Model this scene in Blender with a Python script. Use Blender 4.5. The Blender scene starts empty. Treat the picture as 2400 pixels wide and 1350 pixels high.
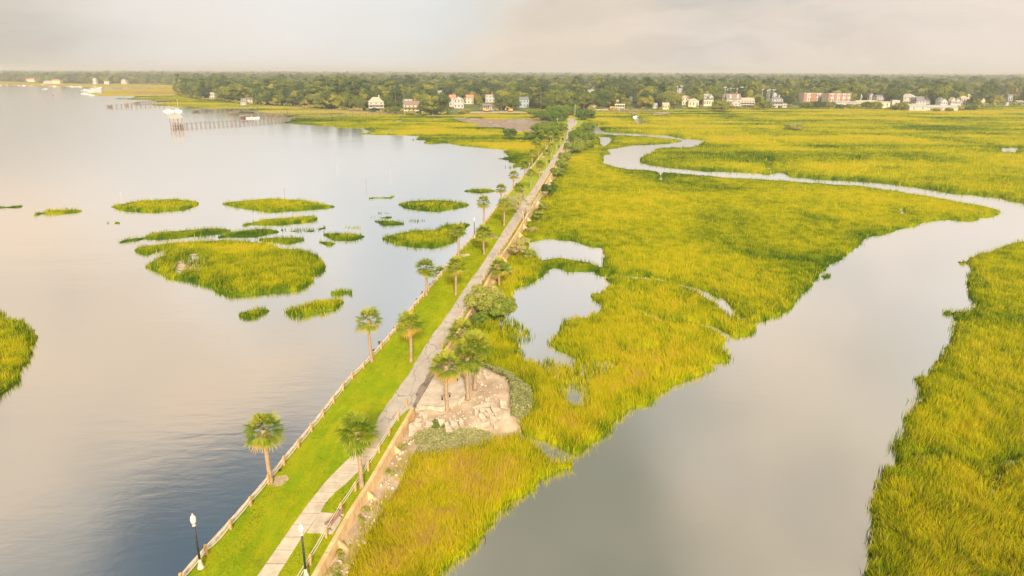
import bpy, bmesh, math, random
import numpy as np
from mathutils import Vector, Matrix
random.seed(7); rng = np.random.default_rng(11)
C = bpy.context.scene.collection
R_ = math.radians
scn = bpy.context.scene

# ------------------------------------------------------------------ camera
PITCH = math.atan(507/1600); ROLL = .00375; CH = 35.0
F_ = np.array([0, math.cos(PITCH), -math.sin(PITCH)]); U0 = np.array([0, math.sin(PITCH), math.cos(PITCH)]); R0 = np.array([1., 0, 0])
RR = R0*math.cos(ROLL)+U0*math.sin(ROLL); UU = U0*math.cos(ROLL)-R0*math.sin(ROLL)
cam = bpy.data.cameras.new('camera'); cam.sensor_width = 36; cam.lens = 24.0; cam.clip_start = .5; cam.clip_end = 80000
camo = bpy.data.objects.new('camera', cam); C.objects.link(camo)
camo.matrix_world = Matrix(((RR[0], UU[0], -F_[0], 0), (RR[1], UU[1], -F_[1], 0), (RR[2], UU[2], -F_[2], CH), (0, 0, 0, 1)))
scn.camera = camo
def at(x, y, z=0.):                      # photo pixel -> point on the level z
    x = np.asarray(x, float); y = np.asarray(y, float); z = np.asarray(z, float)
    d = F_+((x-1200)/1600)[..., None]*RR-((y-675)/1600)[..., None]*UU
    return np.array([0, 0, CH])+d*((z-CH)/d[..., 2])[..., None]
def topx(P):
    v = np.asarray(P, float)-np.array([0, 0, CH]); w = v@F_
    return 1200+1600*(v@RR)/w, 675-1600*(v@UU)/w

# ------------------------------------------------------------------ sky, sun, exposure
SUN_EL, SUN_AZ = 27, 172                # azimuth from +Y, clockwise: from behind, a little to the right
scn.view_settings.view_transform = 'Standard'; scn.view_settings.look = 'None'
scn.view_settings.exposure = 0.5; scn.view_settings.gamma = 1.0; scn.view_settings.use_curve_mapping = False
sl = bpy.data.lights.new('sun', 'SUN'); sl.energy = 4.0; sl.angle = R_(7); sl.color = (1, .88, .70)
so = bpy.data.objects.new('sun', sl); C.objects.link(so)
sd = Vector((math.sin(R_(SUN_AZ))*math.cos(R_(SUN_EL)), math.cos(R_(SUN_AZ))*math.cos(R_(SUN_EL)), math.sin(R_(SUN_EL))))
so.rotation_euler = sd.to_track_quat('Z', 'Y').to_euler(); so.location = (0, -60, 90)

class NT:                                # small node helper
    def __init__(s, tree): s.t = tree; s.t.nodes.clear()
    def n(s, typ, **kw):
        nd = s.t.nodes.new(typ)
        for k, v in kw.items():
            if k.startswith('i_'): nd.inputs[k[2:].replace('_', ' ')].default_value = v
            else: setattr(nd, k, v)
        return nd
    def l(s, a, b): s.t.links.new(a, b)
    def math(s, op, a, b=None, c=None, clamp=False):
        nd = s.t.nodes.new('ShaderNodeMath'); nd.operation = op; nd.use_clamp = clamp
        for i, v in enumerate((a, b, c)):
            if v is None: continue
            if hasattr(v, 'is_output'): s.l(v, nd.inputs[i])
            else: nd.inputs[i].default_value = v
        return nd.outputs[0]
    def mix(s, fac, a, b, blend='MIX'):
        nd = s.t.nodes.new('ShaderNodeMix'); nd.data_type = 'RGBA'; nd.blend_type = blend; nd.clamp_factor = True
        for i, v in ((0, fac), (6, a), (7, b)):
            if hasattr(v, 'is_output'): s.l(v, nd.inputs[i])
            elif i == 0: nd.inputs[0].default_value = v
            else: nd.inputs[i].default_value = (*v[:3], 1)
        return nd.outputs[2]
    def maprange(s, v, a, b, c=0., d=1., smooth=True):
        nd = s.t.nodes.new('ShaderNodeMapRange'); nd.interpolation_type = 'SMOOTHSTEP' if smooth else 'LINEAR'
        s.l(v, nd.inputs[0])
        for i, q in enumerate((a, b, c, d)): nd.inputs[i+1].default_value = q
        return nd.outputs[0]
    def ramp(s, v, stops):
        nd = s.t.nodes.new('ShaderNodeValToRGB'); s.l(v, nd.inputs[0]); e = nd.color_ramp.elements
        while len(e) < len(stops): e.new(.5)
        for k, (p, c) in enumerate(stops): e[k].position = p; e[k].color = (*c[:3], 1)
        return nd.outputs[0]
    def noise(s, vec, scale, detail=4, rough=.55, dist=0.):
        nd = s.t.nodes.new('ShaderNodeTexNoise'); nd.inputs['Scale'].default_value = scale; nd.inputs['Detail'].default_value = detail
        nd.inputs['Roughness'].default_value = rough; nd.inputs['Distortion'].default_value = dist
        if vec is not None: s.l(vec, nd.inputs['Vector'])
        return nd.outputs[0]
    def mapping(s, vec, scale=(1, 1, 1), loc=(0, 0, 0), rot=(0, 0, 0)):
        nd = s.t.nodes.new('ShaderNodeMapping'); s.l(vec, nd.inputs[0]); nd.inputs['Scale'].default_value = scale
        nd.inputs['Location'].default_value = loc; nd.inputs['Rotation'].default_value = rot
        return nd.outputs[0]

world = bpy.data.worlds.new('World'); scn.world = world; world.use_nodes = True
w = NT(world.node_tree)
tc = w.n('ShaderNodeTexCoord').outputs['Generated']
sky = w.n('ShaderNodeTexSky', sky_type='NISHITA', sun_disc=False, sun_elevation=R_(SUN_EL), sun_rotation=R_(SUN_AZ), air_density=1.5, dust_density=3.0)
sep = w.n('ShaderNodeSeparateXYZ'); w.l(tc, sep.inputs[0]); dx, dy, dz = sep.outputs
K = 10.0                                 # cloud colours are divided by the background strength of 0.1
def kc(c, g=1.): return tuple(v*K*g*.80 for v in c)
def dirv(px, py, up=False):              # direction of the sky seen at a photo point (or mirrored there by the water)
    d = F_+(px-1200)/1600*RR-(py-675)/1600*UU; d = d/np.linalg.norm(d)
    return (d[0], d[1], -d[2] if up else d[2])
def blob(px, py, r, soft, up=True):
    nd = w.n('ShaderNodeVectorMath', operation='DOT_PRODUCT'); w.l(wv, nd.inputs[0]); nd.inputs[1].default_value = dirv(px, py, up)
    return w.maprange(nd.outputs['Value'], math.cos(R_(r+soft)), math.cos(R_(max(r-soft, 0))))
# warped direction: cloud edges are ragged
nz = w.n('ShaderNodeTexNoise'); nz.inputs['Scale'].default_value = 3.2; nz.inputs['Detail'].default_value = 5; w.l(w.mapping(tc, (1, 1, 2.4)), nz.inputs['Vector'])
vm = w.n('ShaderNodeVectorMath', operation='MULTIPLY_ADD'); w.l(nz.outputs['Color'], vm.inputs[0]); vm.inputs[1].default_value = (.30, .30, .22); w.l(tc, vm.inputs[2])
vs = w.n('ShaderNodeVectorMath', operation='SUBTRACT'); w.l(vm.outputs[0], vs.inputs[0]); vs.inputs[1].default_value = (.15, .15, .11)
vn = w.n('ShaderNodeVectorMath', operation='NORMALIZE'); w.l(vs.outputs[0], vn.inputs[0]); wv = vn.outputs[0]
side = w.maprange(dx, -.6, .6)
low = w.mix(side, kc((.57, .53, .46)), kc((.76, .67, .60)))
high = w.mix(side, kc((.60, .55, .48)), kc((.74, .67, .60)))
col = w.mix(w.maprange(dz, 0.0, .14), low, high)
n1 = w.noise(w.mapping(wv, (1.6, 1.6, 7)), 1.5, 5, .5)
col = w.mix(w.math('MULTIPLY', w.maprange(n1, .40, .78), .6), col, kc((.62, .51, .41)))
n2 = w.noise(w.mapping(wv, (1.4, 1.4, 6), (3, 1, 2)), 1.9, 5, .5)
col = w.mix(w.math('MULTIPLY', w.maprange(n2, .40, .76), .65), col, kc((.42, .43, .40)))
n5 = w.noise(w.mapping(wv, (1.5, 1.5, 9), (1, 7, 3)), 4.0, 6, .6)
col = w.mix(w.math('MULTIPLY', w.maprange(n5, .40, .64), .5), col, w.mix(1.0, col, (.86, .85, .85), 'MULTIPLY'))
zen = w.maprange(dz, .24, .42)           # the higher deck, seen only in the water
hi2 = w.mix(w.maprange(dx, -.5, .5), kc((.80, .66, .52)), kc((.74, .66, .54)))
col = w.mix(w.maprange(dz, .085, .17), col, w.mix(side, kc((.80, .76, .71)), kc((.96, .87, .79))))
col = w.mix(zen, col, hi2)
for (px, py, r, s_, c, a) in [
    (430, 20, 9, 6, (.52, .49, .45), .35), (930, 5, 3, 3, (.42, .46, .44), .6), (1300, 15, 7, 4, (.78, .63, .48), .45),
    (620, 60, 5, 5, (.70, .57, .46), .3), (1030, 45, 5, 3, (.80, .70, .56), .4)]:
    col = w.mix(w.math('MULTIPLY', blob(px, py, r, s_, False), a), col, kc(c))
for (px, py, r, s_, c, a) in [
    (900, 600, 9, 8, (.66, .72, .76), .75), (760, 830, 8, 7, (.46, .52, .56), .8), (330, 930, 12, 9, (.86, .66, .47), .85), (60, 1100, 8, 8, (.62, .54, .45), .6),
    (620, 380, 10, 7, (.84, .81, .77), .7), (1300, 700, 7, 5, (.84, .78, .72), .8), (1285, 730, 4, 3, (.56, .60, .62), .6),
    (1500, 1210, 11, 8, (.33, .33, .27), .95), (1250, 1330, 9, 8, (.30, .30, .23), .9), (1760, 960, 7, 5, (.56, .54, .49), .7),
    (2000, 760, 6, 5, (.68, .69, .66), .75), (1960, 620, 5, 4, (.72, .74, .72), .7), (2080, 600, 3, 3, (.82, .72, .64), .7), (1800, 790, 5, 3, (.82, .70, .60), .7),
    (1980, 860, 5, 4, (.80, .66, .52), .6), (1950, 1250, 8, 8, (.70, .58, .44), .7), (2300, 520, 8, 5, (.82, .72, .62), .6),
    (330, 1400, 7, 7, (.24, .31, .36), .55), (490, 1310, 5, 5, (.03, .11, .20), 1.0), (640, 1160, 3, 5, (.09, .18, .26), .75)]:
    col = w.mix(w.math('MULTIPLY', blob(px, py, r, s_), a), col, kc(c))
n3 = w.noise(w.mapping(tc, (1.5, 1.5, 3.2), (7, 2, 5)), 3.0, 4, .5, .3)
mid = w.math('MULTIPLY', w.maprange(dz, .10, .2), w.maprange(n3, .46, .62))
col = w.mix(w.math('MULTIPLY', mid, .55), col, w.mix(1.0, col, (.70, .76, .80), 'MULTIPLY'))
n4 = w.math('MULTIPLY', w.maprange(dz, .10, .2), w.maprange(n3, .46, .32))
col = w.mix(w.math('MULTIPLY', n4, .6), col, w.mix(1.0, col, (1.18, 1.08, 1.0), 'MULTIPLY'))
back = w.maprange(dy, .1, -.4)           # brighter, sunlit part of the sky behind the camera
col = w.mix(back, col, kc((1.0, .88, .70)))
gap = w.math('MULTIPLY', w.maprange(n1, .40, .30), .05)
col = w.mix(gap, col, sky.outputs[0])
bg = w.n('ShaderNodeBackground'); bg.inputs[1].default_value = .1; w.l(col, bg.inputs[0])
ow = w.n('ShaderNodeOutputWorld'); w.l(bg.outputs[0], ow.inputs[0])

# ------------------------------------------------------------------ helpers
def tag(o, label=None, cat=None, group=None, kind=None):
    if label: o['label'] = label
    if cat: o['category'] = cat
    if group: o['group'] = group
    if kind: o['kind'] = kind
    return o
def thing(name, label, cat, loc=(0, 0, 0), rz=0., group=None):
    o = bpy.data.objects.new(name, None); C.objects.link(o); o.location = loc; o.rotation_euler = (0, 0, rz); o.empty_display_size = .5
    return tag(o, label, cat, group)
def link(name, me, mats=(), parent=None):
    o = bpy.data.objects.new(name, me); C.objects.link(o)
    for m in (mats if isinstance(mats, (list, tuple)) else [mats]):
        if m.name not in [q.name for q in me.materials if q]: me.materials.append(m)
    if parent: o.parent = parent
    return o
def copy_tree(o, parent=None):
    c = o.copy(); C.objects.link(c)
    if parent: c.parent = parent
    for ch in list(o.children): copy_tree(ch, c)
    return c
def mesh_np(name, V, Fc, attrs=None, matidx=None, smooth=False):   # Fc: (n,k) array of faces
    me = bpy.data.meshes.new(name); V = np.ascontiguousarray(V, np.float32); Fc = np.ascontiguousarray(Fc, np.int32); n, k = Fc.shape
    me.vertices.add(len(V)); me.vertices.foreach_set('co', V.ravel())
    me.loops.add(n*k); me.loops.foreach_set('vertex_index', Fc.ravel())
    me.polygons.add(n); me.polygons.foreach_set('loop_start', np.arange(0, n*k, k, dtype=np.int32))
    me.polygons.foreach_set('loop_total', np.full(n, k, np.int32))
    if smooth: me.polygons.foreach_set('use_smooth', np.ones(n, bool))
    if matidx is not None: me.polygons.foreach_set('material_index', np.asarray(matidx, np.int32))
    for a, v in (attrs or {}).items():
        at_ = me.attributes.new(a, 'FLOAT', 'POINT'); at_.data.foreach_set('value', np.asarray(v, np.float32))
    me.update(calc_edges=True)
    return me
class MB:                                # collects simple shapes into one mesh
    def __init__(s): s.v = []; s.f = []; s.m = []
    def add(s, vs, fs, mi=0):
        b = len(s.v); s.v += [tuple(float(q) for q in p) for p in vs]; s.f += [tuple(b+i for i in f) for f in fs]; s.m += [mi]*len(fs); return s
    def box(s, x0, x1, y0, y1, z0, z1, mi=0, M=None):
        vs = [(x, y, z) for z in (z0, z1) for (x, y) in ((x0, y0), (x1, y0), (x1, y1), (x0, y1))]
        if M is not None: vs = [tuple(M @ Vector(v)) for v in vs]
        return s.add(vs, [(3, 2, 1, 0), (4, 5, 6, 7), (0, 1, 5, 4), (1, 2, 6, 5), (2, 3, 7, 6), (3, 0, 4, 7)], mi)
    def bar(s, a, b, w_, h=None, mi=0):  # box beam from a to b
        h = h or w_; a = Vector(a); b = Vector(b); d = (b-a); L = d.length; d.normalize()
        x = d.cross(Vector((0, 0, 1)));
        if x.length < 1e-3: x = Vector((1, 0, 0))
        x.normalize(); y = x.cross(d); vs = []
        for e in (a, b):
            for (p, q) in ((-1, -1), (1, -1), (1, 1), (-1, 1)): vs.append(e+x*p*w_/2+y*q*h/2)
        return s.add(vs, [(3, 2, 1, 0), (4, 5, 6, 7), (0, 1, 5, 4), (1, 2, 6, 5), (2, 3, 7, 6), (3, 0, 4, 7)], mi)
    def tube(s, pts, rad, n=8, mi=0, cap=True):
        pts = [Vector(p) for p in pts]; rad = rad if isinstance(rad, (list, tuple)) else [rad]*len(pts); b = []
        for i, p in enumerate(pts):
            d = (pts[min(i+1, len(pts)-1)]-pts[max(i-1, 0)]).normalized(); x = d.cross(Vector((0, 1, 0)))
            if x.length < .05: x = d.cross(Vector((1, 0, 0)))
            x.normalize(); y = d.cross(x)
            b += [p+(x*math.cos(2*math.pi*k/n)+y*math.sin(2*math.pi*k/n))*rad[i] for k in range(n)]
        fs = [(i*n+k, i*n+(k+1) % n, (i+1)*n+(k+1) % n, (i+1)*n+k) for i in range(len(pts)-1) for k in range(n)]
        if cap: fs += [tuple(range(n))[::-1], tuple((len(pts)-1)*n+k for k in range(n))]
        return s.add(b, fs, mi)
    def lathe(s, prof, n=12, c=(0, 0, 0), mi=0):
        return s.tube([(c[0], c[1], c[2]+z) for z, r in prof], [r for z, r in prof], n, mi)
    def prism(s, pts, z0, z1, mi=0):     # pts: xy outline
        n = len(pts); a = sum(pts[i][0]*pts[(i+1) % n][1]-pts[(i+1) % n][0]*pts[i][1] for i in range(n))
        if a < 0: pts = pts[::-1]
        vs = [(p[0], p[1], z0) for p in pts]+[(p[0], p[1], z1) for p in pts]
        return s.add(vs, [tuple(range(n))[::-1], tuple(range(n, 2*n))]+[(i, (i+1) % n, n+(i+1) % n, n+i) for i in range(n)], mi)
    def build(s, name, mats, parent=None, smooth=False):
        me = bpy.data.meshes.new(name); me.from_pydata(s.v, [], s.f); me.polygons.foreach_set('material_index', s.m)
        if smooth: me.polygons.foreach_set('use_smooth', [True]*len(s.f))
        me.update(); return link(name, me, mats, parent)

def _h(ix, iy, s):
    n = (ix.astype(np.int64)*374761393+iy.astype(np.int64)*668265263+s*974634777) & 0x7fffffff
    n = ((n ^ (n >> 13))*1274126177) & 0x7fffffff
    return ((n ^ (n >> 16)) & 0xffff)/65535.
def vnoise(x, y, s=0):
    ix = np.floor(x); iy = np.floor(y); fx = x-ix; fy = y-iy; fx = fx*fx*(3-2*fx); fy = fy*fy*(3-2*fy); ix = ix.astype(int); iy = iy.astype(int)
    return (_h(ix, iy, s)*(1-fx)+_h(ix+1, iy, s)*fx)*(1-fy)+(_h(ix, iy+1, s)*(1-fx)+_h(ix+1, iy+1, s)*fx)*fy
def fbm(x, y, s=0, o=3):
    r = 0; a = .5; t = 0
    for k in range(o): r = r+a*vnoise(x*2**k+17*k, y*2**k+5*k, s+k); t += a; a *= .5
    return r/t
def sdf(P, poly, closed=True):           # signed distance, + inside
    P = np.asarray(P, float); poly = np.asarray(poly, float); n = len(poly); out = np.empty(len(P)); m = n if closed else n-1
    A = poly[:m]; B = poly[(np.arange(m)+1) % n]; D = B-A; L2 = (D**2).sum(1)+1e-9
    for c in range(0, len(P), 20000):
        p = P[c:c+20000, None, :]; t = np.clip(((p-A)*D).sum(2)/L2, 0, 1); q = p-(A+t[..., None]*D); d = np.sqrt((q**2).sum(2).min(1))
        if closed:
            cr = ((A[:, 1] > p[..., 1]) != (B[:, 1] > p[..., 1])) & (p[..., 0] < (B[:, 0]-A[:, 0])*(p[..., 1]-A[:, 1])/np.where(np.abs(D[:, 1]) < 1e-9, 1e-9, D[:, 1])+A[:, 0])
            d = np.where(cr.sum(1) % 2 == 1, d, -d)
        out[c:c+20000] = d
    return out
def to_world(poly, h, hole=False, z=0.): # outline traced in the photo; far edges are seen at grass height, near ones at the waterline
    p = np.array(poly, float); a = 0; n = len(p); q = np.roll(p, -1, 0); a = (p[:, 0]*q[:, 1]-q[:, 0]*p[:, 1]).sum()
    e = np.roll(p, -1, 0)-np.roll(p, 1, 0); nn = np.stack([e[:, 1], -e[:, 0]], 1); nn /= np.linalg.norm(nn, axis=1)[:, None]+1e-9
    if a < 0: nn = -nn
    if hole: nn = -nn
    return at(p[:, 0], p[:, 1], z+h*np.clip(-nn[:, 1], 0, 1))[:, :2]
def resample(P, step):
    P = np.asarray(P, float); s = np.r_[0, np.cumsum(np.linalg.norm(np.diff(P, axis=0), axis=1))]; n = max(1, int(round(s[-1]/step)))
    t = np.linspace(0, s[-1], n+1); return np.stack([np.interp(t, s, P[:, k]) for k in range(P.shape[1])], 1)

# ------------------------------------------------------------------ materials
def mat(name, fn):
    m = bpy.data.materials.new(name); m.use_nodes = True; t = NT(m.node_tree); out = t.n('ShaderNodeOutputMaterial'); s = fn(t); t.l(s, out.inputs[0]); return m
def pbr(t, col, rough=.8, bump=None, bs=.3, bd=.02, spec=.3, metal=0.):
    p = t.n('ShaderNodeBsdfPrincipled'); p.inputs['Roughness'].default_value = rough; p.inputs['Specular IOR Level'].default_value = spec; p.inputs['Metallic'].default_value = metal
    if hasattr(col, 'is_output'): t.l(col, p.inputs['Base Color'])
    else: p.inputs['Base Color'].default_value = (*col[:3], 1)
    if bump is not None:
        b = t.n('ShaderNodeBump'); b.inputs['Strength'].default_value = bs; b.inputs['Distance'].default_value = bd; t.l(bump, b.inputs['Height']); t.l(b.outputs[0], p.inputs['Normal'])
    return p.outputs[0]
def simple(name, c, c2=None, scale=3., rough=.75, spec=.3, metal=0., lo=.4, hi=.62, bump=.2):
    c2 = c2 or tuple(v*.72 for v in c)
    def fn(t):
        v = t.n('ShaderNodeTexCoord').outputs['Object']; n = t.noise(v, scale, 5, .6)
        return pbr(t, t.mix(t.maprange(n, lo, hi), c, c2), rough, n, bump, .01, spec, metal)
    return mat(name, fn)
def leafy(name, stops, trans=.35, var=.0, obj=0.):
    def fn(t):
        a = t.n('ShaderNodeAttribute', attribute_name='tint').outputs['Fac']
        if obj:
            oi = t.n('ShaderNodeObjectInfo').outputs['Random']; a = t.math('ADD', a, t.math('MULTIPLY', t.math('SUBTRACT', oi, .5), obj), clamp=True)
        c = t.ramp(a, stops)
        d = t.n('ShaderNodeBsdfDiffuse'); t.l(c, d.inputs[0]); tr = t.n('ShaderNodeBsdfTranslucent'); t.l(c, tr.inputs[0])
        mx = t.n('ShaderNodeMixShader'); mx.inputs[0].default_value = trans; t.l(d.outputs[0], mx.inputs[1]); t.l(tr.outputs[0], mx.inputs[2]); return mx.outputs[0]
    return mat(name, fn)
GR = [(0, (.045, .11, .003)), (.20, (.165, .235, .003)), (.42, (.38, .39, .003)), (.62, (.56, .50, .004)), (.80, (.64, .49, .010)), (1, (.52, .34, .12))]
M_grass = leafy('marsh_grass', GR, .35)
M_leaf = leafy('foliage', [(0, (.055, .10, .035)), (.3, (.12, .17, .035)), (.55, (.23, .26, .04)), (.8, (.42, .38, .05)), (1, (.52, .38, .14))], .3, obj=.8)
M_bush = leafy('bush_foliage', [(0, (.06, .11, .035)), (.35, (.18, .27, .03)), (.6, (.36, .38, .07)), (.8, (.52, .48, .14)), (1, (.46, .33, .20))], .3)
M_palm = leafy('palm_leaf', [(0, (.04, .10, .02)), (.35, (.15, .23, .02)), (.6, (.44, .45, .05)), (.8, (.68, .50, .08)), (1, (.64, .32, .12))], .35)
M_sage = leafy('grey_green_leaf', [(0, (.11, .15, .04)), (.5, (.34, .35, .13)), (1, (.62, .53, .28))], .2)
M_bark = simple('bark', (.20, .14, .09), (.10, .07, .045), 6)
M_palmbark = simple('palm_bark', (.46, .32, .20), (.28, .19, .12), 9, bump=.6)
M_palebark = simple('pale_bark', (.62, .54, .44), (.40, .33, .26), 5)
M_post = simple('post_wood', (.62, .38, .14), (.42, .25, .10), 7)
M_cap = simple('seawall_timber', (.72, .60, .46), (.50, .40, .29), 2.5)
M_rope = simple('rope', (.80, .74, .60), (.66, .58, .44), 20)
M_dock = simple('weathered_wood', (.42, .33, .24), (.24, .18, .13), 2)
M_pile = simple('piling', (.28, .22, .17), (.17, .13, .11), 2)
M_white = simple('white_paint', (.58, .54, .48), (.44, .41, .36), .8, .6)
M_cream = simple('cream_siding', (.78, .66, .44), (.66, .55, .37), .8)
M_greyw = simple('grey_siding', (.62, .62, .60), (.50, .50, .49), .8)
M_blue = simple('blue_siding', (.40, .50, .56), (.33, .41, .46), .8)
M_brick = simple('brick', (.46, .20, .13), (.34, .15, .10), 1.5)
M_yellow = simple('yellow_paint', (.80, .46, .05), (.62, .36, .06), 1.5)
M_rbrown = simple('brown_shingles', (.30, .22, .18), (.22, .16, .13), 1.2)
M_rgrey = simple('grey_shingles', (.25, .24, .24), (.17, .17, .17), 1.2)
M_rtan = simple('tan_shingles', (.58, .47, .34), (.46, .37, .27), 1.2)
M_rred = simple('red_roof', (.62, .28, .17), (.48, .21, .13), 1.2)
M_rwhite = simple('white_roof', (.48, .46, .42), (.36, .34, .31), .5)
M_glass = simple('window_glass', (.06, .07, .08), (.03, .035, .04), .5, .12, .8)
M_iron = simple('black_iron', (.035, .035, .04), (.02, .02, .022), 5, .45, .5)
M_globe = simple('lamp_globe', (.70, .68, .62), (.60, .57, .50), 4, .25, .6)
M_bench = simple('bench_slats', (.46, .27, .21), (.35, .20, .15), 12)
M_grey = simple('grey_metal', (.45, .46, .46), (.34, .34, .35), 3, .5, .5)
M_slab = simple('broken_concrete', (.66, .55, .42), (.46, .37, .28), 1.3, bump=.8)
M_hull = simple('white_hull', (.68, .66, .63), (.55, .53, .50), 1, .3, .6)
M_canvas = simple('blue_canvas', (.10, .28, .45), (.07, .20, .34), 2)
M_skin = simple('skin', (.45, .28, .20), None, 5); M_red = simple('red_cloth', (.50, .04, .05), None, 5); M_dark = simple('dark_cloth', (.04, .04, .06), None, 5)
M_orange = simple('orange_plastic', (.85, .25, .04), None, 5)
M_mud = simple('mud', (.34, .26, .18), (.20, .15, .10), .5)
M_sand = simple('sand', (.62, .48, .34), (.42, .31, .21), .35, lo=.35, hi=.65)

def m_water(t):
    v = t.n('ShaderNodeTexCoord').outputs['Object']
    n1 = t.noise(t.mapping(v, (.30, .75, 1), rot=(0, 0, R_(-14))), 1.0, 4, .6, .3)
    n2 = t.noise(t.mapping(v, (.035, .10, 1), rot=(0, 0, R_(-10))), 1.0, 3, .5, .4)
    h = t.math('ADD', t.math('MULTIPLY', n1, .35), t.math('MULTIPLY', n2, .9))
    sx = t.n('ShaderNodeSeparateXYZ'); t.l(v, sx.inputs[0])
    open_ = t.maprange(t.math('SUBTRACT', t.math('MULTIPLY', sx.outputs[1], .12), sx.outputs[0]), -2, 26)     # the bay is rippled, the creek is calm
    wind = t.maprange(t.noise(t.mapping(v, (.008, .02, 1)), 1.0, 3, .5), .35, .65, .45, 1.)
    b = t.n('ShaderNodeBump'); b.inputs['Distance'].default_value = .22; t.l(h, b.inputs['Height'])
    t.l(t.math('MULTIPLY', t.math('ADD', t.math('MULTIPLY', open_, .30), .08), wind), b.inputs['Strength'])
    g = t.n('ShaderNodeBsdfGlossy'); g.inputs['Roughness'].default_value = .10; g.inputs['Color'].default_value = (.97, .97, .97, 1); t.l(b.outputs[0], g.inputs['Normal'])
    d = t.n('ShaderNodeBsdfDiffuse'); d.inputs['Color'].default_value = (.15, .14, .10, 1)
    lw = t.n('ShaderNodeLayerWeight'); lw.inputs['Blend'].default_value = .5
    f = t.maprange(lw.outputs['Facing'], .35, .9, .72, .96)
    mx = t.n('ShaderNodeMixShader'); t.l(f, mx.inputs[0]); t.l(d.outputs[0], mx.inputs[1]); t.l(g.outputs[0], mx.inputs[2]); return mx.outputs[0]
M_water = mat('water', m_water)
def m_lawn(t):
    v = t.n('ShaderNodeTexCoord').outputs['Object']
    a = t.noise(t.mapping(v, (.9, .25, 1), rot=(0, 0, R_(-8))), .9, 5, .6); b = t.noise(v, 7, 5, .75); c = t.noise(v, .35, 4, .6)
    k = t.mix(t.maprange(a, .38, .62), (.24, .36, .006), (.38, .40, .010)); k = t.mix(t.maprange(b, .52, .72, 0, .5), k, (.15, .22, .008)); k = t.mix(t.maprange(b, .45, .30, 0, .3), k, (.44, .46, .03))
    k = t.mix(t.maprange(c, .60, .72, 0, .55), k, (.20, .22, .02))
    return pbr(t, k, .9, b, .8, .06, .1)
M_lawn = mat('lawn', m_lawn)
def m_road(t):
    v = t.n('ShaderNodeTexCoord').outputs['Object']
    a = t.noise(v, .5, 5, .6); b = t.noise(v, 5, 4, .7)
    k = t.mix(t.maprange(a, .34, .70), (.54, .48, .42), (.45, .395, .34)); k = t.mix(t.maprange(b, .52, .72, 0, .25), k, (.36, .30, .25))
    wv_ = t.n('ShaderNodeVectorMath', operation='MULTIPLY_ADD'); nn = t.n('ShaderNodeTexNoise'); nn.inputs['Scale'].default_value = .8; nn.inputs['Detail'].default_value = 5; t.l(v, nn.inputs['Vector'])
    t.l(nn.outputs['Color'], wv_.inputs[0]); wv_.inputs[1].default_value = (1.6, 1.6, 0); t.l(v, wv_.inputs[2])
    vo = t.n('ShaderNodeTexVoronoi', feature='DISTANCE_TO_EDGE'); vo.inputs['Scale'].default_value = .28; t.l(t.mapping(wv_.outputs[0], (1.4, .55, 1)), vo.inputs['Vector'])
    k = t.mix(t.maprange(vo.outputs['Distance'], .012, .003, 0, .8, False), k, (.13, .10, .075))
    return pbr(t, k, .9, b, .3, .01, .1)
M_road = mat('old_concrete', m_road)
M_walk = simple('sidewalk_concrete', (.68, .58, .46), (.54, .45, .35), 1.1, lo=.36, hi=.68)
M_joint = simple('joint', (.16, .11, .07), None, 3)
M_patch = simple('dark_asphalt', (.30, .24, .19), (.18, .14, .11), .9, lo=.42, hi=.58)
def m_wall(t):
    v = t.n('ShaderNodeTexCoord').outputs['Object']; n = t.noise(v, .7, 5, .65); st = t.noise(t.mapping(v, (2.2, 2.2, .25)), 1.5, 4, .6)
    k = t.mix(t.maprange(n, .4, .65), (.80, .58, .32), (.66, .44, .22)); k = t.mix(t.maprange(st, .54, .72, 0, .65), k, (.40, .24, .14)); return pbr(t, k, .9, n, .5, .03, .1)
M_wall = mat('retaining_wall', m_wall)
def m_flat(t):
    v = t.n('ShaderNodeTexCoord').outputs['Object']; n = t.noise(t.mapping(v, (1, .3, 1)), .05, 6, .7); b = t.noise(v, .4, 5, .7)
    k = t.mix(t.maprange(b, .42, .6), (.38, .27, .19), (.22, .16, .12)); p = t.n('ShaderNodeBsdfPrincipled'); t.l(k, p.inputs['Base Color']); t.l(t.maprange(n, .50, .60, .8, .28), p.inputs['Roughness']); return p.outputs[0]
M_flat = mat('wet_mud', m_flat)
def m_land(t):
    v = t.n('ShaderNodeTexCoord').outputs['Object']; n = t.noise(v, .03, 6, .6)
    return pbr(t, t.ramp(n, [(.3, (.05, .09, .02)), (.5, (.12, .17, .03)), (.62, (.26, .22, .12)), (.75, (.09, .13, .03))]), 1)
M_land = mat('land', m_land)

# ------------------------------------------------------------------ water, ground, land
def sheet(name, pts, z, m, kind='structure', zb=None, label=None):
    mb = MB()
    if zb is None:
        bm = bmesh.new(); f = bm.faces.new([bm.verts.new((p[0], p[1], z)) for p in pts]); bm.normal_update()
        if f.normal.z < 0: f.normal_flip()
        bmesh.ops.triangulate(bm, faces=[f]); me = bpy.data.meshes.new(name); bm.to_mesh(me); bm.free(); o = link(name, me, m)
    else:
        bm = bmesh.new(); f = bm.faces.new([bm.verts.new((p[0], p[1], z)) for p in pts]); bm.normal_update()
        if f.normal.z < 0: f.normal_flip()
        r = bmesh.ops.extrude_face_region(bm, geom=[f]); bmesh.ops.translate(bm, verts=[q for q in r['geom'] if isinstance(q, bmesh.types.BMVert)], vec=(0, 0, zb-z))
        bmesh.ops.recalc_face_normals(bm, faces=bm.faces); bmesh.ops.triangulate(bm, faces=[q for q in bm.faces if len(q.verts) > 4]); me = bpy.data.meshes.new(name); bm.to_mesh(me); bm.free(); o = link(name, me, m)
    o['kind'] = kind
    if label: o['label'] = label
    return o
BIG = 24000
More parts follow.
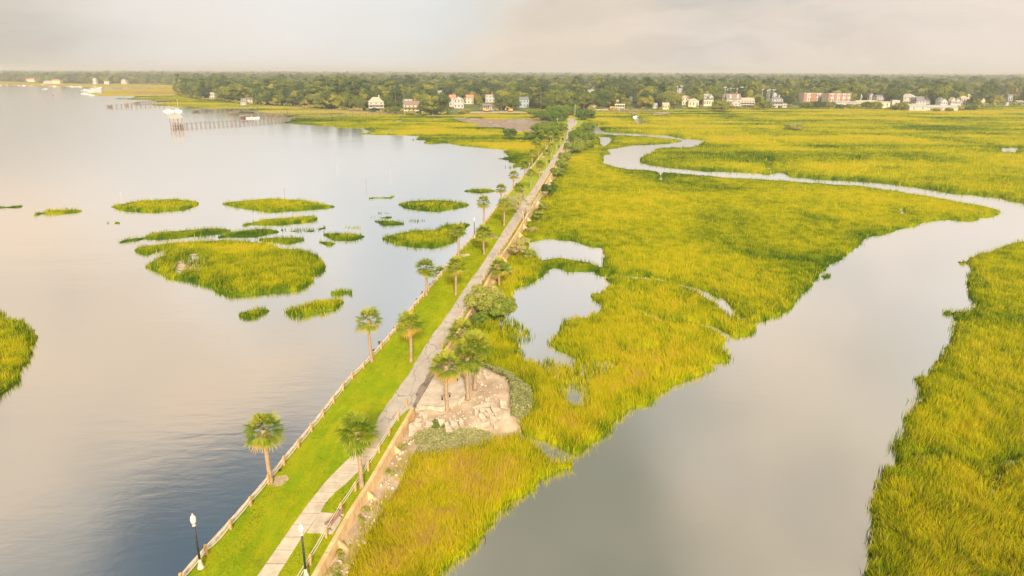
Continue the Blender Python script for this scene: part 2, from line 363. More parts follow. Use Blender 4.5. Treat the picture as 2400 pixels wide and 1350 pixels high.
sheet('ground', [(-BIG, -600), (BIG, -600), (BIG, BIG), (-BIG, BIG)], -1.5, M_mud)
sheet('water', [(-6000, -500), (3000, -500), (3000, 3200), (-6000, 3200)], 0, M_water)
shore_px = [(-420, 186), (0, 190.5), (100, 194.5), (200, 196), (330, 197), (418, 199), (424, 208), (414, 221), (440, 228), (480, 234), (520, 238), (560, 243), (640, 247.5), (700, 250), (780, 257), (860, 262), (940, 267.5), (985, 271.5),
            (1040, 270), (1080, 268), (1110, 262), (1200, 262), (1235, 262)]
shore_r = [(1384, 262), (1390, 257), (1500, 256), (1600, 256), (1700, 256.5), (1800, 253), (1900, 252), (2000, 252), (2060, 254), (2110, 258), (2250, 258.5), (2330, 248), (2400, 247), (2600, 246), (3100, 246)]
SHORE = [tuple(p) for p in at([p[0] for p in shore_px], [p[1] for p in shore_px], .6)[:, :2]]
SHORE_R = [tuple(p) for p in at([p[0] for p in shore_r], [p[1] for p in shore_r], .6)[:, :2]]
LANDP = SHORE+SHORE_R+[(BIG, 900), (BIG, BIG), (-BIG, BIG), (-BIG, 3000)]
sheet('land', LANDP, .8, M_land, zb=-1)
LZ = .8

# causeway: seawall line on the left, retaining wall line on the right (world metres)
Z = 1.7
LE = np.array([(-24.2, 22), (-23, 33), (-21.9, 41.1), (-21.3, 44), (-20.5, 49.4), (-19.9, 54.2), (-19.1, 60.3), (-18.1, 70.2), (-17, 75.1), (-15.9, 82.5), (-14.2, 96), (-12.2, 110.4), (-10.4, 125), (-8.3, 138.1),
               (-6, 155), (-4, 171.5), (0, 199.6), (4, 227.9), (7.9, 255), (12.6, 292.1), (19.8, 347.7), (24, 385), (28, 430), (30, 500), (25, 560), (10, 650)])
WE = np.array([(-15.5, 22), (-14.3, 32), (-13.4, 39), (-12.7, 45.2), (-11.8, 50.6), (-10.9, 57.4), (-10.1, 63.4), (-8.1, 79.2), (-7.1, 85.2), (-5.7, 95), (-3.5, 112.3), (-1.8, 125.8), (-.4, 134.2), (1.5, 147.1), (4.6, 169.9),
               (8.9, 201.3), (14.1, 238.3), (20, 281.8), (25, 322), (31, 366)])
WEX = np.vstack([WE, [(46, 372), (52, 420), (58, 480), (62, 560), (80, 660)]]); WEX[-5:] = [(39, 374), (47, 420), (53, 480), (56, 560), (62, 660)]
def we_x(y): return float(np.interp(y, WEX[:, 1], WEX[:, 0]))
def le_x(y): return float(np.interp(y, LE[:, 1], LE[:, 0]))
cw = sheet('lawn', [(p[0]-.55, p[1]) for p in LE]+[(p[0]-.1, p[1]) for p in WEX[::-1]], Z, M_lawn, zb=-1.2)
def strip(name, Lp, Rp, z, m, gap=0., step=1.5, th=.0):

    n = max(2, int(len(resample(Lp, .5))*.5/step))
    def rs(P, n):
        P = np.asarray(P, float); s = np.r_[0, np.cumsum(np.linalg.norm(np.diff(P, axis=0), axis=1))]; t = np.linspace(0, s[-1], n+1); return np.stack([np.interp(t, s, P[:, k]) for k in range(2)], 1)
    a = rs(Lp, n); b = rs(Rp, n); mb = MB()
    for i in range(n):
        q = [a[i], b[i], b[i+1], a[i+1]]
        if gap:
            u = a[i+1]-a[i]; u = u/np.linalg.norm(u)*gap/2; q = [q[0]+u, q[1]+u, q[2]-u, q[3]-u]
        mb.prism([tuple(v) for v in q], z-.05-th, z+random.uniform(0, .006) if gap else z)
    o = mb.build(name, m); o['kind'] = 'structure'; return o
def W(pts, z=Z): return [tuple(p) for p in at([p[0] for p in pts], [p[1] for p in pts], z)[:, :2]]
wl = [(560, 1430), (603, 1350), (631, 1311), (668, 1257.6), (718.5, 1185.6), (767, 1125), (806, 1086), (831, 1062), (846, 1049)]
wr = [(598, 1430), (650, 1350), (674, 1313), (707, 1260), (730, 1230), (751, 1202), (769, 1168), (794, 1147), (818, 1128), (841.5, 1102.6), (865, 1083), (889, 1052)]
sheet('path_base', W(wl)+W(wr)[::-1], Z+.004, M_joint)
strip('path', W(wl), W(wr), Z+.035, M_walk, gap=.09, step=1.5)
rl = [(856, 1049), (868, 1018), (881, 991), (886, 981), (910, 944), (920, 931), (928, 916), (956, 882), (969, 856), (987, 828), (1016, 781), (1040.5, 750), (1055.6, 728), (1080, 690), (1100, 661), (1122, 632), (1135.6, 610),
      (1160, 573), (1191, 524), (1218, 484), (1245.6, 446.7), (1275.6, 402), (1300, 364), (1320, 335.6), (1327, 323), (1330, 300), (1331, 283), (1330, 277)]
rr = [(889, 1050), (902, 1025), (920, 999), (935.5, 978), (954, 960), (974.5, 952), (1000, 905), (1021, 874), (1027, 855), (1034, 822), (1052, 795), (1064, 772), (1089, 739), (1103, 710), (1122, 668), (1151, 630), (1171, 601), (1184, 578),
      (1209, 533), (1224, 509), (1246.7, 475.6), (1271, 435.6), (1289, 406.7), (1311, 371), (1324, 349), (1335.6, 323), (1341, 300), (1353, 290), (1352, 282), (1346.7, 277)]
def rough_edge(P, a=.12, step=.6, seed=3):
    Q = resample(P, step); d = fbm(Q[:, 0]*1.3, Q[:, 1]*1.3, seed)-.5; Q[:, 0] += d*2*a; return [tuple(q) for q in Q]
RL = W(rl); RRr = W(rr)
sheet('road', rough_edge(RL)+rough_edge(RRr, seed=9)[::-1], Z+.012, M_road)
sheet('road_shoulder', rough_edge(W([(961, 975), (970, 945), (980, 916), (996, 888), (1011, 864), (1029, 850), (1031, 858), (1019, 880), (976, 952)]), .25), Z+.018, M_patch)
sheet('bench_pad', W([(751, 1201), (719, 1249), (780, 1252), (807, 1206)]), Z+.03, M_walk, zb=Z-.05)
sheet('bare_patch', rough_edge(W([(1078, 597), (1098, 594), (1102, 599), (1085, 603)]), .3), Z+.006, M_sand)
sheet('bare_patch', rough_edge(W([(636, 1120), (668, 1112), (680, 1124), (655, 1140), (640, 1142)]), .3), Z+.006, M_sand)

# ------------------------------------------------------------------ marsh grass
YR = np.concatenate([np.arange(1460, 700, -2.6), np.arange(700, 300, -1.8), np.arange(300, 184, -1.0)])
YD = at(np.full(len(YR), 1200.), YR, 0.)[:, 1]
SS = np.arange(-1.25, 1.25, .0028)
GOLD = [(1050, 1150, 8, 8, .12), (880, 1300, 4, 6, .10), (1300, 960, 5, 6, .12), (1530, 870, 6, 5, .06), (560, 585, 14, 4, .30), (430, 640, 6, 3, .12), (1950, 480, 26, 14, .10), (1120, 790, 5, 10, -.06),
        (2200, 270, 200, 40, .10), (760, 262, 120, 26, .16), (1150, 272, 50, 12, .16), (620, 250, 130, 30, .16), (1400, 265, 50, 25, .10), (1345, 375, 12, 16, .22), (1400, 350, 16, 16, .10), (1050, 335, 40, 20, -.10)]
GW = [(*at(g[0], g[1], 0)[:2], *g[2:]) for g in GOLD]
def tint_at(P, base):
    x, y = P[:, 0], P[:, 1]; t = base+.04+.56*(fbm(x/30+3, y/42, 21)-.5)+.30*(fbm(x/7, y/10, 31)-.5)+.44*(fbm(x/1.3, y/1.9, 41, 2)-.5)
    # long streaks in the far marsh
    t = t+np.clip((y-170)/200, 0, 1)*1.15*(fbm(x/130, y/18, 51, 4)-.5)
    for (gx, gy, sx, sy, a) in GW: t = t+a*np.exp(-((x-gx)/sx)**2-((y-gy)/sy)**2)
    return t
def field(P, outer, holes, chans, amp=1.):
    x, y = P[:, 0], P[:, 1]; d = sdf(P, outer)
    for h in holes: d = np.minimum(d, -sdf(P, h))
    for c, wd in chans: d = np.minimum(d, sdf(P, c, False)-wd)
    a = np.clip(.35+.0035*y, .3, 2.2)*amp
    return d+(.35 if amp < .5 else 0)+a*2*(fbm(x/(1.2+y*.012), y/(1.2+y*.012), 5)-.5)+.35*amp*(fbm(x*1.1, y*1.1, 8, 2)-.5)*2
def marsh(name, outer_px, holes_px=(), chans_px=(), sparse_px=(), base=.42, H=1.25, dens=.8, label=None, kind=None, cat=None, group=None, parts=False, wild=1., seed=1, world=False):
    r = np.random.default_rng(seed)
    outer = np.array(outer_px, float) if world else to_world(outer_px, H*.85)
    holes = [to_world(h, H*.85, True) for h in holes_px]; chans = [(at([p[0] for p in c], [p[1] for p in c], .3)[:, :2], wd) for c, wd in chans_px]
    sparse = [to_world(s, .5) for s in sparse_px]
    x0, y0 = outer.min(0)-2; x1, y1 = outer.max(0)+2
    rows = np.where((YD > y0) & (YD < y1))[0]; rows = np.arange(max(rows[0]-1, 0), min(rows[-1]+2, len(YD)))
    yd = YD[rows]; small = (x1-x0) < 60 and y1 < 300
    smin, smax = (x0/yd).min(), (x1/yd).max(); ss = SS[(SS > max(smin, -1.25)-.003) & (SS < min(smax, 1.25)+.003)]
    if small: yd = np.arange(y0, y1, max(.16, y0*.0022)); ss = np.arange(smin-.002, smax+.002, .0018)
    GX = (ss[None, :]*yd[:, None]); GY = np.repeat(yd[:, None], len(ss), 1); P = np.stack([GX.ravel(), GY.ravel()], 1)
    inb = (P[:, 0] > x0) & (P[:, 0] < x1); d = np.full(len(P), -9.); d[inb] = field(P[inb], outer, holes, chans, wild)
    if sparse:
        sp = np.full(len(P), -9.)
        for s in sparse: sp[inb] = np.maximum(sp[inb], sdf(P[inb], s)+1.2*(fbm(P[inb, 0]/2, P[inb, 1]/2, 77)-.4)*2)
    else: sp = np.full(len(P), -9.)
    e = np.clip(.25+P[:, 1]*.002, .25, 1.2)
    hc = H*.42*(1-np.exp(-np.clip(d, 0, None)/e))*(.70+.6*fbm(P[:, 0]/5, P[:, 1]/7, 61)+.16*(vnoise(P[:, 0]/1.1, P[:, 1]/1.3, 71)-.5))
    z = np.where(d > 0, hc+.03, -.35); z = np.where(sp > 0, np.minimum(z, -.1+.12*np.clip(-sp, 0, 1)), z)
    ny, nx = GX.shape; idx = np.arange(ny*nx).reshape(ny, nx); q = np.stack([idx[:-1, :-1], idx[:-1, 1:], idx[1:, 1:], idx[1:, :-1]], 2).reshape(-1, 4)
    q = q[:, ::-1]if YD[0] > YD[-1] and not small else q
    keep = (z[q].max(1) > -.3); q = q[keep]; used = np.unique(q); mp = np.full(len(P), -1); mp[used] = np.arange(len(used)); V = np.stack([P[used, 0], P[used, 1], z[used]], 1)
    tn = tint_at(P[used], base-.10)-.26*np.exp(-np.clip(d[used], 0, None)/(1.0+.010*P[used, 1]))+.08*np.clip((P[used, 1]-200)/300, 0, 1)  # edges tinted darker: bank shade put into the colour, plus greener edge grass
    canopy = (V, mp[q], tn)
    # blades
    p = np.array([topx((*o_, .5)) for o_ in outer]); bx0, by0 = p.min(0); bx1, by1 = p.max(0); by0 = max(by0-2, 205); by1 = min(by1+12, 1500); bx0 = max(bx0-4, -420); bx1 = min(bx1+4, 2820)
    N = int(max(bx1-bx0, 0)*max(by1-by0, 0)/5.49*dens*1.5)
    if by1 <= by0: N = 0
    px = r.uniform(bx0, bx1, N); py = r.uniform(by0, by1, N)**1.0; B = at(px, py, 0.)[:, :2]
    B = B[(B[:, 0] > x0) & (B[:, 0] < x1) & (B[:, 1] > y0-1) & (B[:, 1] < y1+1)]
    if len(B):
        db = field(B, outer, holes, chans, wild)+r.normal(0, .22, len(B))*wild; B = B[db > 0]; db = db[db > 0]
        if sparse and len(B):
            sb = np.full(len(B), -9.)
            for s in sparse: sb = np.maximum(sb, sdf(B, s)+1.2*(fbm(B[:, 0]/2, B[:, 1]/2, 77)-.4)*2)
            k = (sb < 0) | (r.random(len(B)) < 1.7*(fbm(B[:, 0]/1.5, B[:, 1]/1.5, 87)-.12)); B = B[k]; db = db[k]; sb = sb[k]
    n = len(B)
    if n:
        Y = B[:, 1]; ev = np.clip(.25+Y*.002, .25, 1.2); can = H*.42*(1-np.exp(-db/ev))*(.70+.6*fbm(B[:, 0]/5, Y/7, 61))
        if sparse: can = np.where(sb > 0, 0, can)
        root = np.maximum(can-.45, -.02); hgt = H*(.50+.75*fbm(B[:, 0]/1.3, Y/1.6, 91, 2))*r.uniform(.72, 1.22, n)
        hgt = np.where(db < .5, hgt*.85, hgt); tip = np.maximum(root+.35*H, hgt*.95+can*.25)
        wd = np.maximum(.058, Y*.00085)*r.uniform(.7, 1.3, n); ang = r.uniform(0, 2*math.pi, n); lean = r.normal(0, .17, (n, 2))*H+np.stack([fbm(B[:, 0]/3, Y/3, 141)-.5, fbm(B[:, 0]/3, Y/3, 151)-.5], 1)*.7*H
        near = Y < 120; th = np.where(r.random(n) < .5, r.normal(0, .5, n), ang); ux = np.cos(th)*wd/2; uy = np.sin(th)*wd/2; hh = tip-root
        b0 = np.stack([B[:, 0]-ux, Y-uy, root], 1); b1 = np.stack([B[:, 0]+ux, Y+uy, root], 1)
        mc = np.stack([B[:, 0]+lean[:, 0]*.3, Y+lean[:, 1]*.3, root+hh*.55], 1); m0 = mc-np.stack([ux, uy, 0*ux], 1)*.75; m1 = mc+np.stack([ux, uy, 0*ux], 1)*.75
        tp = np.stack([B[:, 0]+lean[:, 0], Y+lean[:, 1], tip-.15*np.hypot(lean[:, 0], lean[:, 1])], 1)
        tb = tint_at(B, base)-.24*np.exp(-db/(1.0+.010*Y))+r.normal(0, .13, n); brn = r.random(n) < .15*np.clip(fbm(B[:, 0]/9, Y/14, 131)-.25, 0, 1)+.02; tb = np.where(brn, .9, tb)  # edge blades carry the same painted bank shade over their own greener tone
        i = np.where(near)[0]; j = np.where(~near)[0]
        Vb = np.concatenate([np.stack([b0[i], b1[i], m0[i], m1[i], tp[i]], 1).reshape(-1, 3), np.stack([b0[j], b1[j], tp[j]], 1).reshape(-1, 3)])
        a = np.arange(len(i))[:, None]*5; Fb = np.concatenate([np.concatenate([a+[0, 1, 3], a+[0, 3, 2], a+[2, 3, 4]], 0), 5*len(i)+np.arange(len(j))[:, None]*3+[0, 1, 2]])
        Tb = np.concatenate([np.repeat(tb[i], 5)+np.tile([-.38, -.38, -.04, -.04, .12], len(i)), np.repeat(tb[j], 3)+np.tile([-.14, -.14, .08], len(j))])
    else: Vb = np.zeros((0, 3)); Fb = np.zeros((0, 3), int); Tb = np.zeros(0)
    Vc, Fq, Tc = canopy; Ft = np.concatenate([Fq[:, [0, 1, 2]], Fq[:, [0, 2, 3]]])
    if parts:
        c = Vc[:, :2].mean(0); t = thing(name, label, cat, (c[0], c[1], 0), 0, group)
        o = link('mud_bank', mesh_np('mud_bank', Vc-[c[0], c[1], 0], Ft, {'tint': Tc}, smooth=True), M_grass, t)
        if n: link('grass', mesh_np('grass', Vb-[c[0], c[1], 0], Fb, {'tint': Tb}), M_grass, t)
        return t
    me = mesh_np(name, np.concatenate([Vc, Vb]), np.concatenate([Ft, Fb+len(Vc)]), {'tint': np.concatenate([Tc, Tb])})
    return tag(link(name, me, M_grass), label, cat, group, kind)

def q7(pts): return [(850+x/3.858, 750+y/3.858) for x, y in pts]
wallside = lambda pts: pts
A_px = [(700, 1450), (752, 1390), (800, 1325), (829, 1275), (838, 1258), (870, 1203), (904, 1145), (925, 1100), (945, 1064), (985, 1054), (1050, 1045), (1120, 1030), (1150, 1012), (1190, 1005), (1215, 1005), (1255, 1035), (1283, 1062),
        (1310, 1070), (1337, 1080), (1322, 1098), (1290, 1112), (1262, 1128), (1235, 1155), (1205, 1178), (1175, 1205), (1150, 1240), (1125, 1265), (1090, 1290), (1060, 1313), (1030, 1350), (960, 1450)]
B_px = [(1208, 1000), (1240, 1020), (1275, 1031), (1307, 1052), (1352, 1062), (1384, 1043), (1408, 1016), (1438, 998), (1461, 975), (1485, 954), (1521, 946), (1538, 925), (1562, 910), (1601, 898), (1618, 887), (1651, 878), (1672, 863),
        (1657, 845), (1678, 850), (1709, 841), (1696, 820), (1702, 800), (1707, 788), (1731, 790), (1760, 780), (1775, 758), (1803, 750), (1848, 726), (1862, 714), (1880, 690), (1904, 667), (1919, 646), (1945, 619), (1975, 604), (2005, 587),
        (2017, 569), (2034, 557), (2076, 548), (2105, 536), (2147, 530), (2159, 521), (2224, 514), (2277, 518), (2295, 518), (2297, 508), (2331, 508), (2347, 498), (2340, 486), (2313, 478), (2268, 470), (2224, 461), (2165, 452), (2091, 440),
        (2017, 430), (1928, 425), (1839, 418), (1750, 413), (1700, 410), (1600, 402), (1545, 397), (1510, 392), (1482, 392), (1445, 386), (1417, 377), (1412, 370), (1420, 362), (1430, 360), (1420, 350), (1450, 347), (1487, 340), (1525, 339),
        (1575, 336), (1600, 330), (1597, 325), (1575, 321), (1525, 317), (1487, 315), (1450, 313.5), (1425, 312), (1415, 311), (1380, 309), (1368, 318), (1350, 345), (1322, 372), (1300, 408), (1275, 450), (1248, 496), (1222, 543), (1203, 578),
        (1186, 604), (1160, 650), (1130, 705), (1110, 740), (1092, 775), (1078, 822), (1085, 848), (1148, 862), (1200, 883), (1239, 914), (1249, 944), (1228, 978)]
P1 = [(1239, 566), (1280, 558), (1334, 563), (1357, 566), (1387, 578), (1414, 579), (1414, 590), (1420, 604), (1411, 615), (1387, 607), (1357, 601), (1316, 594), (1292, 598), (1266, 603), (1248, 584)]
P2 = [(1301, 625), (1334, 634), (1384, 634), (1402, 649), (1428, 668), (1405, 675), (1381, 681), (1380, 696), (1402, 711), (1411, 718), (1381, 729), (1342, 738), (1322, 745), (1316, 764), (1295, 785), (1280, 798), (1284, 803), (1292, 815),
      (1319, 825), (1343, 838), (1337, 847), (1307, 838), (1278, 832), (1248, 832), (1224, 817), (1218, 804), (1245, 798), (1251, 786), (1239, 768), (1221, 752), (1201, 740), (1180, 736), (1198, 727), (1209, 717), (1200, 696), (1203, 681),
      (1224, 669), (1251, 658), (1268, 646), (1277, 634), (1295, 627)]
P3 = [(1322, 915), (1352, 908), (1362, 925), (1368, 946), (1350, 942), (1332, 930)]
P4 = [(1402, 320), (1427, 320), (1434, 325), (1420, 336), (1412, 340), (1407, 330)]
P5 = [(1677, 697), (1690, 696), (1705, 714), (1722, 733), (1716, 738), (1698, 728)]
S1 = [(1172, 735), (1225, 752), (1252, 800), (1285, 828), (1345, 845), (1395, 838), (1440, 852), (1385, 905), (1378, 955), (1330, 948), (1300, 893), (1240, 855), (1190, 795), (1160, 760)]
marsh('marsh_grass', A_px, chans_px=[], base=.49, label='golden marsh grass between the retaining wall and the creek', kind='stuff', cat='marsh grass', seed=2)
marsh('marsh_grass', B_px, [P1, P2, P3, P4, P5], [([(1417, 646), (1450, 645), (1535, 650), (1594, 665), (1640, 676), (1680, 700)], .9), ([(1505, 729), (1550, 748), (1624, 753), (1677, 766), (1705, 783)], .7),
      ([(1722, 738), (1765, 752), (1790, 762)], .7), ([(1550, 774), (1580, 787), (1610, 798)], .4), ([(1467, 816), (1500, 816), (1544, 808)], .3), ([(1535, 415), (1560, 424), (1620, 432), (1700, 442)], .15), ([(1548, 402), (1550, 420), (1575, 433)], .5),
      ([(1730, 590), (1790, 606), (1860, 607), (1940, 616)], .35), ([(2000, 478), (2110, 484), (2118, 500)], .5), ([(1405, 650), (1440, 668), (1500, 676)], .6)], [S1],
      base=.46, label='wide green marsh between the causeway and the winding creek', kind='stuff', cat='marsh grass', seed=3)
C_px = [(2700, 550), (2400, 557), (2387, 558), (2360, 566), (2337, 573), (2319, 581), (2292, 584), (2286, 592), (2268, 604), (2265, 616), (2274, 628), (2268, 643), (2274, 658), (2268, 675), (2274, 696), (2283, 708), (2277, 717), (2254, 719),
        (2212, 722), (2224, 732), (2248, 743), (2230, 756), (2236, 779), (2230, 800), (2211, 830), (2184, 857), (2175, 874), (2142, 879), (2158, 905), (2162, 928), (2140, 959), (2118, 977), (2122, 1008), (2100, 1043), (2107, 1074), (2078, 1088),
        (2062, 1119), (2064, 1150), (2053, 1181), (2053, 1217), (2047, 1261), (2038, 1305), (2033, 1350), (2020, 1450), (2900, 1450), (2900, 560)]
marsh('marsh_grass', C_px, chans_px=[([(2107, 1076), (2170, 1068), (2240, 1070), (2330, 1085), (2420, 1070)], .35), ([(2230, 756), (2300, 745), (2400, 750)], .3)], sparse_px=[[(2280, 1080), (2330, 1090), (2345, 1150), (2300, 1160)], [(2370, 1200), (2400, 1190), (2400, 1240)], [(2160, 1062), (2230, 1062), (2230, 1084), (2160, 1084)]],
      base=.40, label='lush green marsh on the far bank of the creek at the right edge', kind='stuff', cat='marsh grass', seed=4)
D_px = [(1404, 297), (1410, 304), (1420, 310), (1450, 311), (1475, 311.5), (1525, 315), (1562, 316.5), (1582, 321), (1600, 324.5), (1625, 325), (1647, 329), (1635, 335), (1612, 339), (1575, 340.5), (1542, 342), (1530, 343), (1527, 353), (1502, 363), (1497, 370), (1500, 380),
        (1520, 386), (1562, 391), (1600, 395), (1650, 400), (1725, 401), (1775, 405), (1794, 409), (1818, 407), (1824, 403), (1833, 404), (1854, 413), (1928, 419), (2017, 424), (2091, 430), (2165, 441), (2239, 452), (2313, 458), (2345, 461), (2360, 468), (2400, 474), (2900, 560),
        (3100, 250), (2400, 246), (2330, 246), (2250, 256), (2110, 256), (2060, 252), (2000, 250), (1900, 250), (1800, 251), (1700, 254), (1600, 254), (1500, 254), (1390, 255), (1360, 258), (1352, 275), (1352, 296), (1400, 292.5)]
marsh('marsh_grass', D_px, [[(2342, 344), (2387, 345), (2382, 352), (2355, 350)], [(1483, 272), (1500, 278), (1520, 284), (1495, 286), (1486, 280)]],
      [([(1740, 381), (1770, 378), (1800, 372), (1815, 371)], .15), ([(1690, 283), (1705, 277), (1720, 272), (1700, 266), (1690, 262)], .5), ([(1800, 305), (1900, 308), (2012, 315), (2175, 322), (2325, 340), (2400, 345)], .1), ([(1810, 372), (1800, 388), (1808, 404)], .1),
       ([(2000, 366), (2015, 373), (1990, 375)], .2), ([(1700, 335), (1800, 330), (1900, 340), (2000, 352)], .1), ([(1550, 285), (1650, 290), (1800, 292), (1900, 300)], .1), ([(2000, 300), (2200, 298), (2400, 304)], .2), ([(1600, 268), (1800, 268), (1840, 266)], .4), ([(2200, 278), (2400, 274)], .6)],
      base=.46, H=1.9, label='broad yellow-green marsh stretching to the houses at the right', kind='stuff', cat='marsh grass', seed=5)
MUDF = [(1065, 279), (1110, 277), (1150, 280), (1180, 279), (1225, 278), (1300, 279), (1300, 292), (1262, 300), (1250, 306), (1230, 303), (1200, 297), (1150, 295), (1105, 294), (1130, 288), (1100, 285)]
E_px = [(1262, 375), (1250, 388), (1222, 390), (1200, 394), (1167, 391), (1200, 386), (1210, 382), (1187, 379), (1200, 375), (1175, 373), (1142, 370), (1162, 366), (1197, 364), (1175, 355), (1190, 351), (1125, 345), (1075, 341), (1050, 336), (1030, 336), (1007, 338), (994, 335),
        (997, 328), (966, 328), (977, 322), (985, 318), (917, 316), (860, 315), (842, 310), (870, 307), (850, 301), (812, 300), (792, 298), (750, 294), (700, 291), (652, 287), (662, 284), (679, 282), (685, 277), (671, 275), (673, 268), (658, 266), (604, 261), (598, 258), (527, 255.6),
        (451, 252), (412, 250), (355, 246), (370, 238), (336, 233), (309, 233.5), (255, 231), (305, 229), (315, 224), (420, 221), (440, 226), (520, 236), (640, 246), (700, 249), (860, 260), (985, 270), (1080, 266), (1110, 260), (1235, 260), (1262, 262), (1290, 275), (1300, 300), (1290, 335), (1275, 355)]
marsh('marsh_grass', E_px, [MUDF, [(1176, 302), (1200, 298), (1230, 304), (1225, 307), (1190, 305)]], [([(850, 300), (900, 303), (940, 308)], 1.2), ([(1000, 318), (1050, 318), (1090, 322)], .8), ([(960, 290), (1100, 300), (1200, 312)], .6), ([(1150, 320), (1230, 326)], .8)],
      base=.47, label='yellow marsh at the foot of the wooded shore beyond the bay', kind='stuff', cat='marsh grass', seed=6)
sheet('mud_flat', to_world([(1050, 276), (1300, 275), (1300, 310), (1080, 300)], 0), .012, M_flat)
marsh('marsh_grass', [(195, 219), (240, 225), (305, 224), (370, 223), (425, 221), (430, 206), (400, 205.5), (333, 207.5), (240, 209), (235, 215)], base=.84, label='tan marsh flat behind the cluster of white boats', kind='stuff', cat='marsh grass', seed=7)
marsh('marsh_grass', [(-400, 200), (0, 200.5), (60, 201), (150, 203), (233, 205), (333, 205.5), (420, 206.5), (424, 199), (330, 196), (200, 195), (0, 189.5), (-400, 186)], base=.78, label='thin tan marsh strip along the farthest shore at the left', kind='stuff', cat='marsh grass', seed=8)
marsh('marsh_grass', [(-60, 716), (0, 721), (9, 731), (11, 737), (49, 741), (67, 757), (81, 787), (81, 810), (71, 836), (56, 862), (45, 892), (22, 907), (-5, 940), (-60, 990), (-400, 1060), (-500, 700)], base=.42, label='rounded green marsh edge at the lower left', kind='stuff', cat='marsh grass', seed=9)

ISL = [
 ([(-40, 482), (0, 481), (45, 480.5), (50, 483), (20, 486), (-40, 486)], 'thin green grass sliver at the left edge of the bay', 0, .8),
 ([(79, 497), (112, 487.5), (165, 484), (187, 489), (176, 497), (127, 502), (90, 499.5)], 'small flat oval grass island near the left edge, left of the larger ovals', 1, 1.2),
 ([(262, 485), (285, 472), (337, 463), (412, 460), (461, 467), (463, 480), (431, 491), (356, 497), (292, 493)], 'long oval grass island at the left, behind a thin white stake', 2, 1.3),
 ([(525, 478), (562, 465), (637, 459), (712, 463), (780, 476), (769, 487), (712, 491), (630, 497), (600, 491), (570, 487)], 'longest oval grass island in the middle of the bay', 3, 1.3),
 ([(570, 520), (619, 508), (731, 500), (743, 510), (735, 518), (656, 526), (581, 525)], 'slender grass island just in front of the longest oval one', 4, 1.2),
 ([(283, 562), (300, 553), (334, 549), (356, 538), (506, 528), (536, 534), (525, 545), (450, 553), (375, 560), (337, 559), (319, 563), (292, 565)], 'long thin dark green grass island behind the biggest island, at its left', 5, 1.2),
 ([(512, 551), (544, 536), (619, 529), (652, 536), (637, 545), (600, 553), (532, 554)], 'grass island behind the middle of the biggest island', 6, 1.2),
 ([(660, 532), (694, 529), (750, 529), (759, 534), (731, 542), (675, 541)], 'small sparse grass island just in front of the slender one', 7, 1.),
 ([(607, 558), (645, 549), (701, 550), (712, 562), (675, 571), (637, 566)], 'small grass tongue touching the back right of the biggest island', 8, 1.2),
 ([(319, 581), (337, 568), (412, 560), (525, 555), (619, 560), (660, 574), (705, 575), (739, 590), (761, 619), (757, 637), (727, 645), (729, 660), (694, 679), (619, 686), (555, 694), (514, 684), (506, 675), (450, 658), (394, 649), (386, 641), (345, 626), (356, 607), (382, 592), (405, 579), (375, 585), (345, 596), (326, 592)], 'biggest marsh island in the bay, green and gold with a sandy hollow', 9, 1.4),
 ([(761, 549), (787, 539), (832, 541), (853, 555), (825, 563), (784, 562)], 'small round dark green grass island right of the biggest island', 10, 1.2),
 ([(752, 568), (767, 561), (782, 566), (776, 575), (770, 575)], 'tiny grass tuft between the biggest island and the small round one', 11, 1.),
 ([(564, 735), (577, 722), (607, 716), (624, 724), (615, 733), (592, 745), (570, 744)], 'small grass tuft alone in the water below the biggest island', 12, 1.1),
 ([(672, 729), (694, 712), (735, 698), (791, 691), (801, 709), (780, 724), (735, 733), (690, 739)], 'tall-bladed grass island left of the fence, below the biggest island', 13, 1.4),
 ([(780, 686), (799, 673), (821, 679), (817, 685), (795, 689)], 'tiny grass tuft at the tip of the tall-bladed island', 14, 1.),
 ([(868, 462), (879, 457), (916, 457), (922, 460), (916, 464), (875, 464)], 'narrow grass patch left of the oval island near the causeway', 15, 1.),
 ([(934, 476), (955, 466), (1018, 462), (1062, 465), (1096, 477), (1071, 487), (1026, 494), (982, 492), (946, 486)], 'neat oval grass island left of the causeway palms', 16, 1.3),
 ([(1090, 444), (1106, 438), (1142, 437), (1160, 444), (1151, 450), (1124, 452), (1098, 449)], 'farthest small oval grass island beside the causeway palms', 17, 1.1),
 ([(880, 519), (893, 512), (916, 511), (945, 519), (929, 526), (902, 527)], 'low grass island with thin wisps behind it', 18, 1.1),
 ([(948, 513), (968, 509), (995, 511), (993, 517), (971, 520), (954, 519)], 'sparse pale grass patch right of the low grass island', 19, .9),
 ([(899, 553), (920, 543), (964, 533), (1018, 532), (1044, 520), (1080, 516), (1098, 522), (1089, 533), (1076, 551), (1062, 567), (1026, 578), (973, 578), (929, 571), (907, 562)], 'curved grass island touching the causeway fence behind the palms', 20, 1.4),
 ([(872, 509), (885, 505), (912, 505), (916, 509), (890, 511)], 'thin wisps of grass just behind the low grass island', 21, .7),
 ([(888, 497), (898, 494), (911, 495), (908, 499), (892, 499)], 'tiny wisps of grass in the water in front of the narrow patch', 22, .7),
 ([(812, 531), (822, 527), (842, 529), (840, 534), (820, 535)], 'faint wisps of grass just behind the small round island', 23, .7),
 ([(250, 520), (262, 519), (278, 519), (277, 522), (255, 522)], 'faint wisps of grass left of the long thin dark island', 24, .6),
 ([(1929, 648), (1934, 642), (1943, 640), (1942, 645), (1935, 651)], 'small tuft of grass in the creek off its left bank', 25, .9),
 ([(2250, 615), (2256, 611), (2262, 614), (2256, 618)], 'small tuft of grass in the creek off its right bank', 26, .9)]
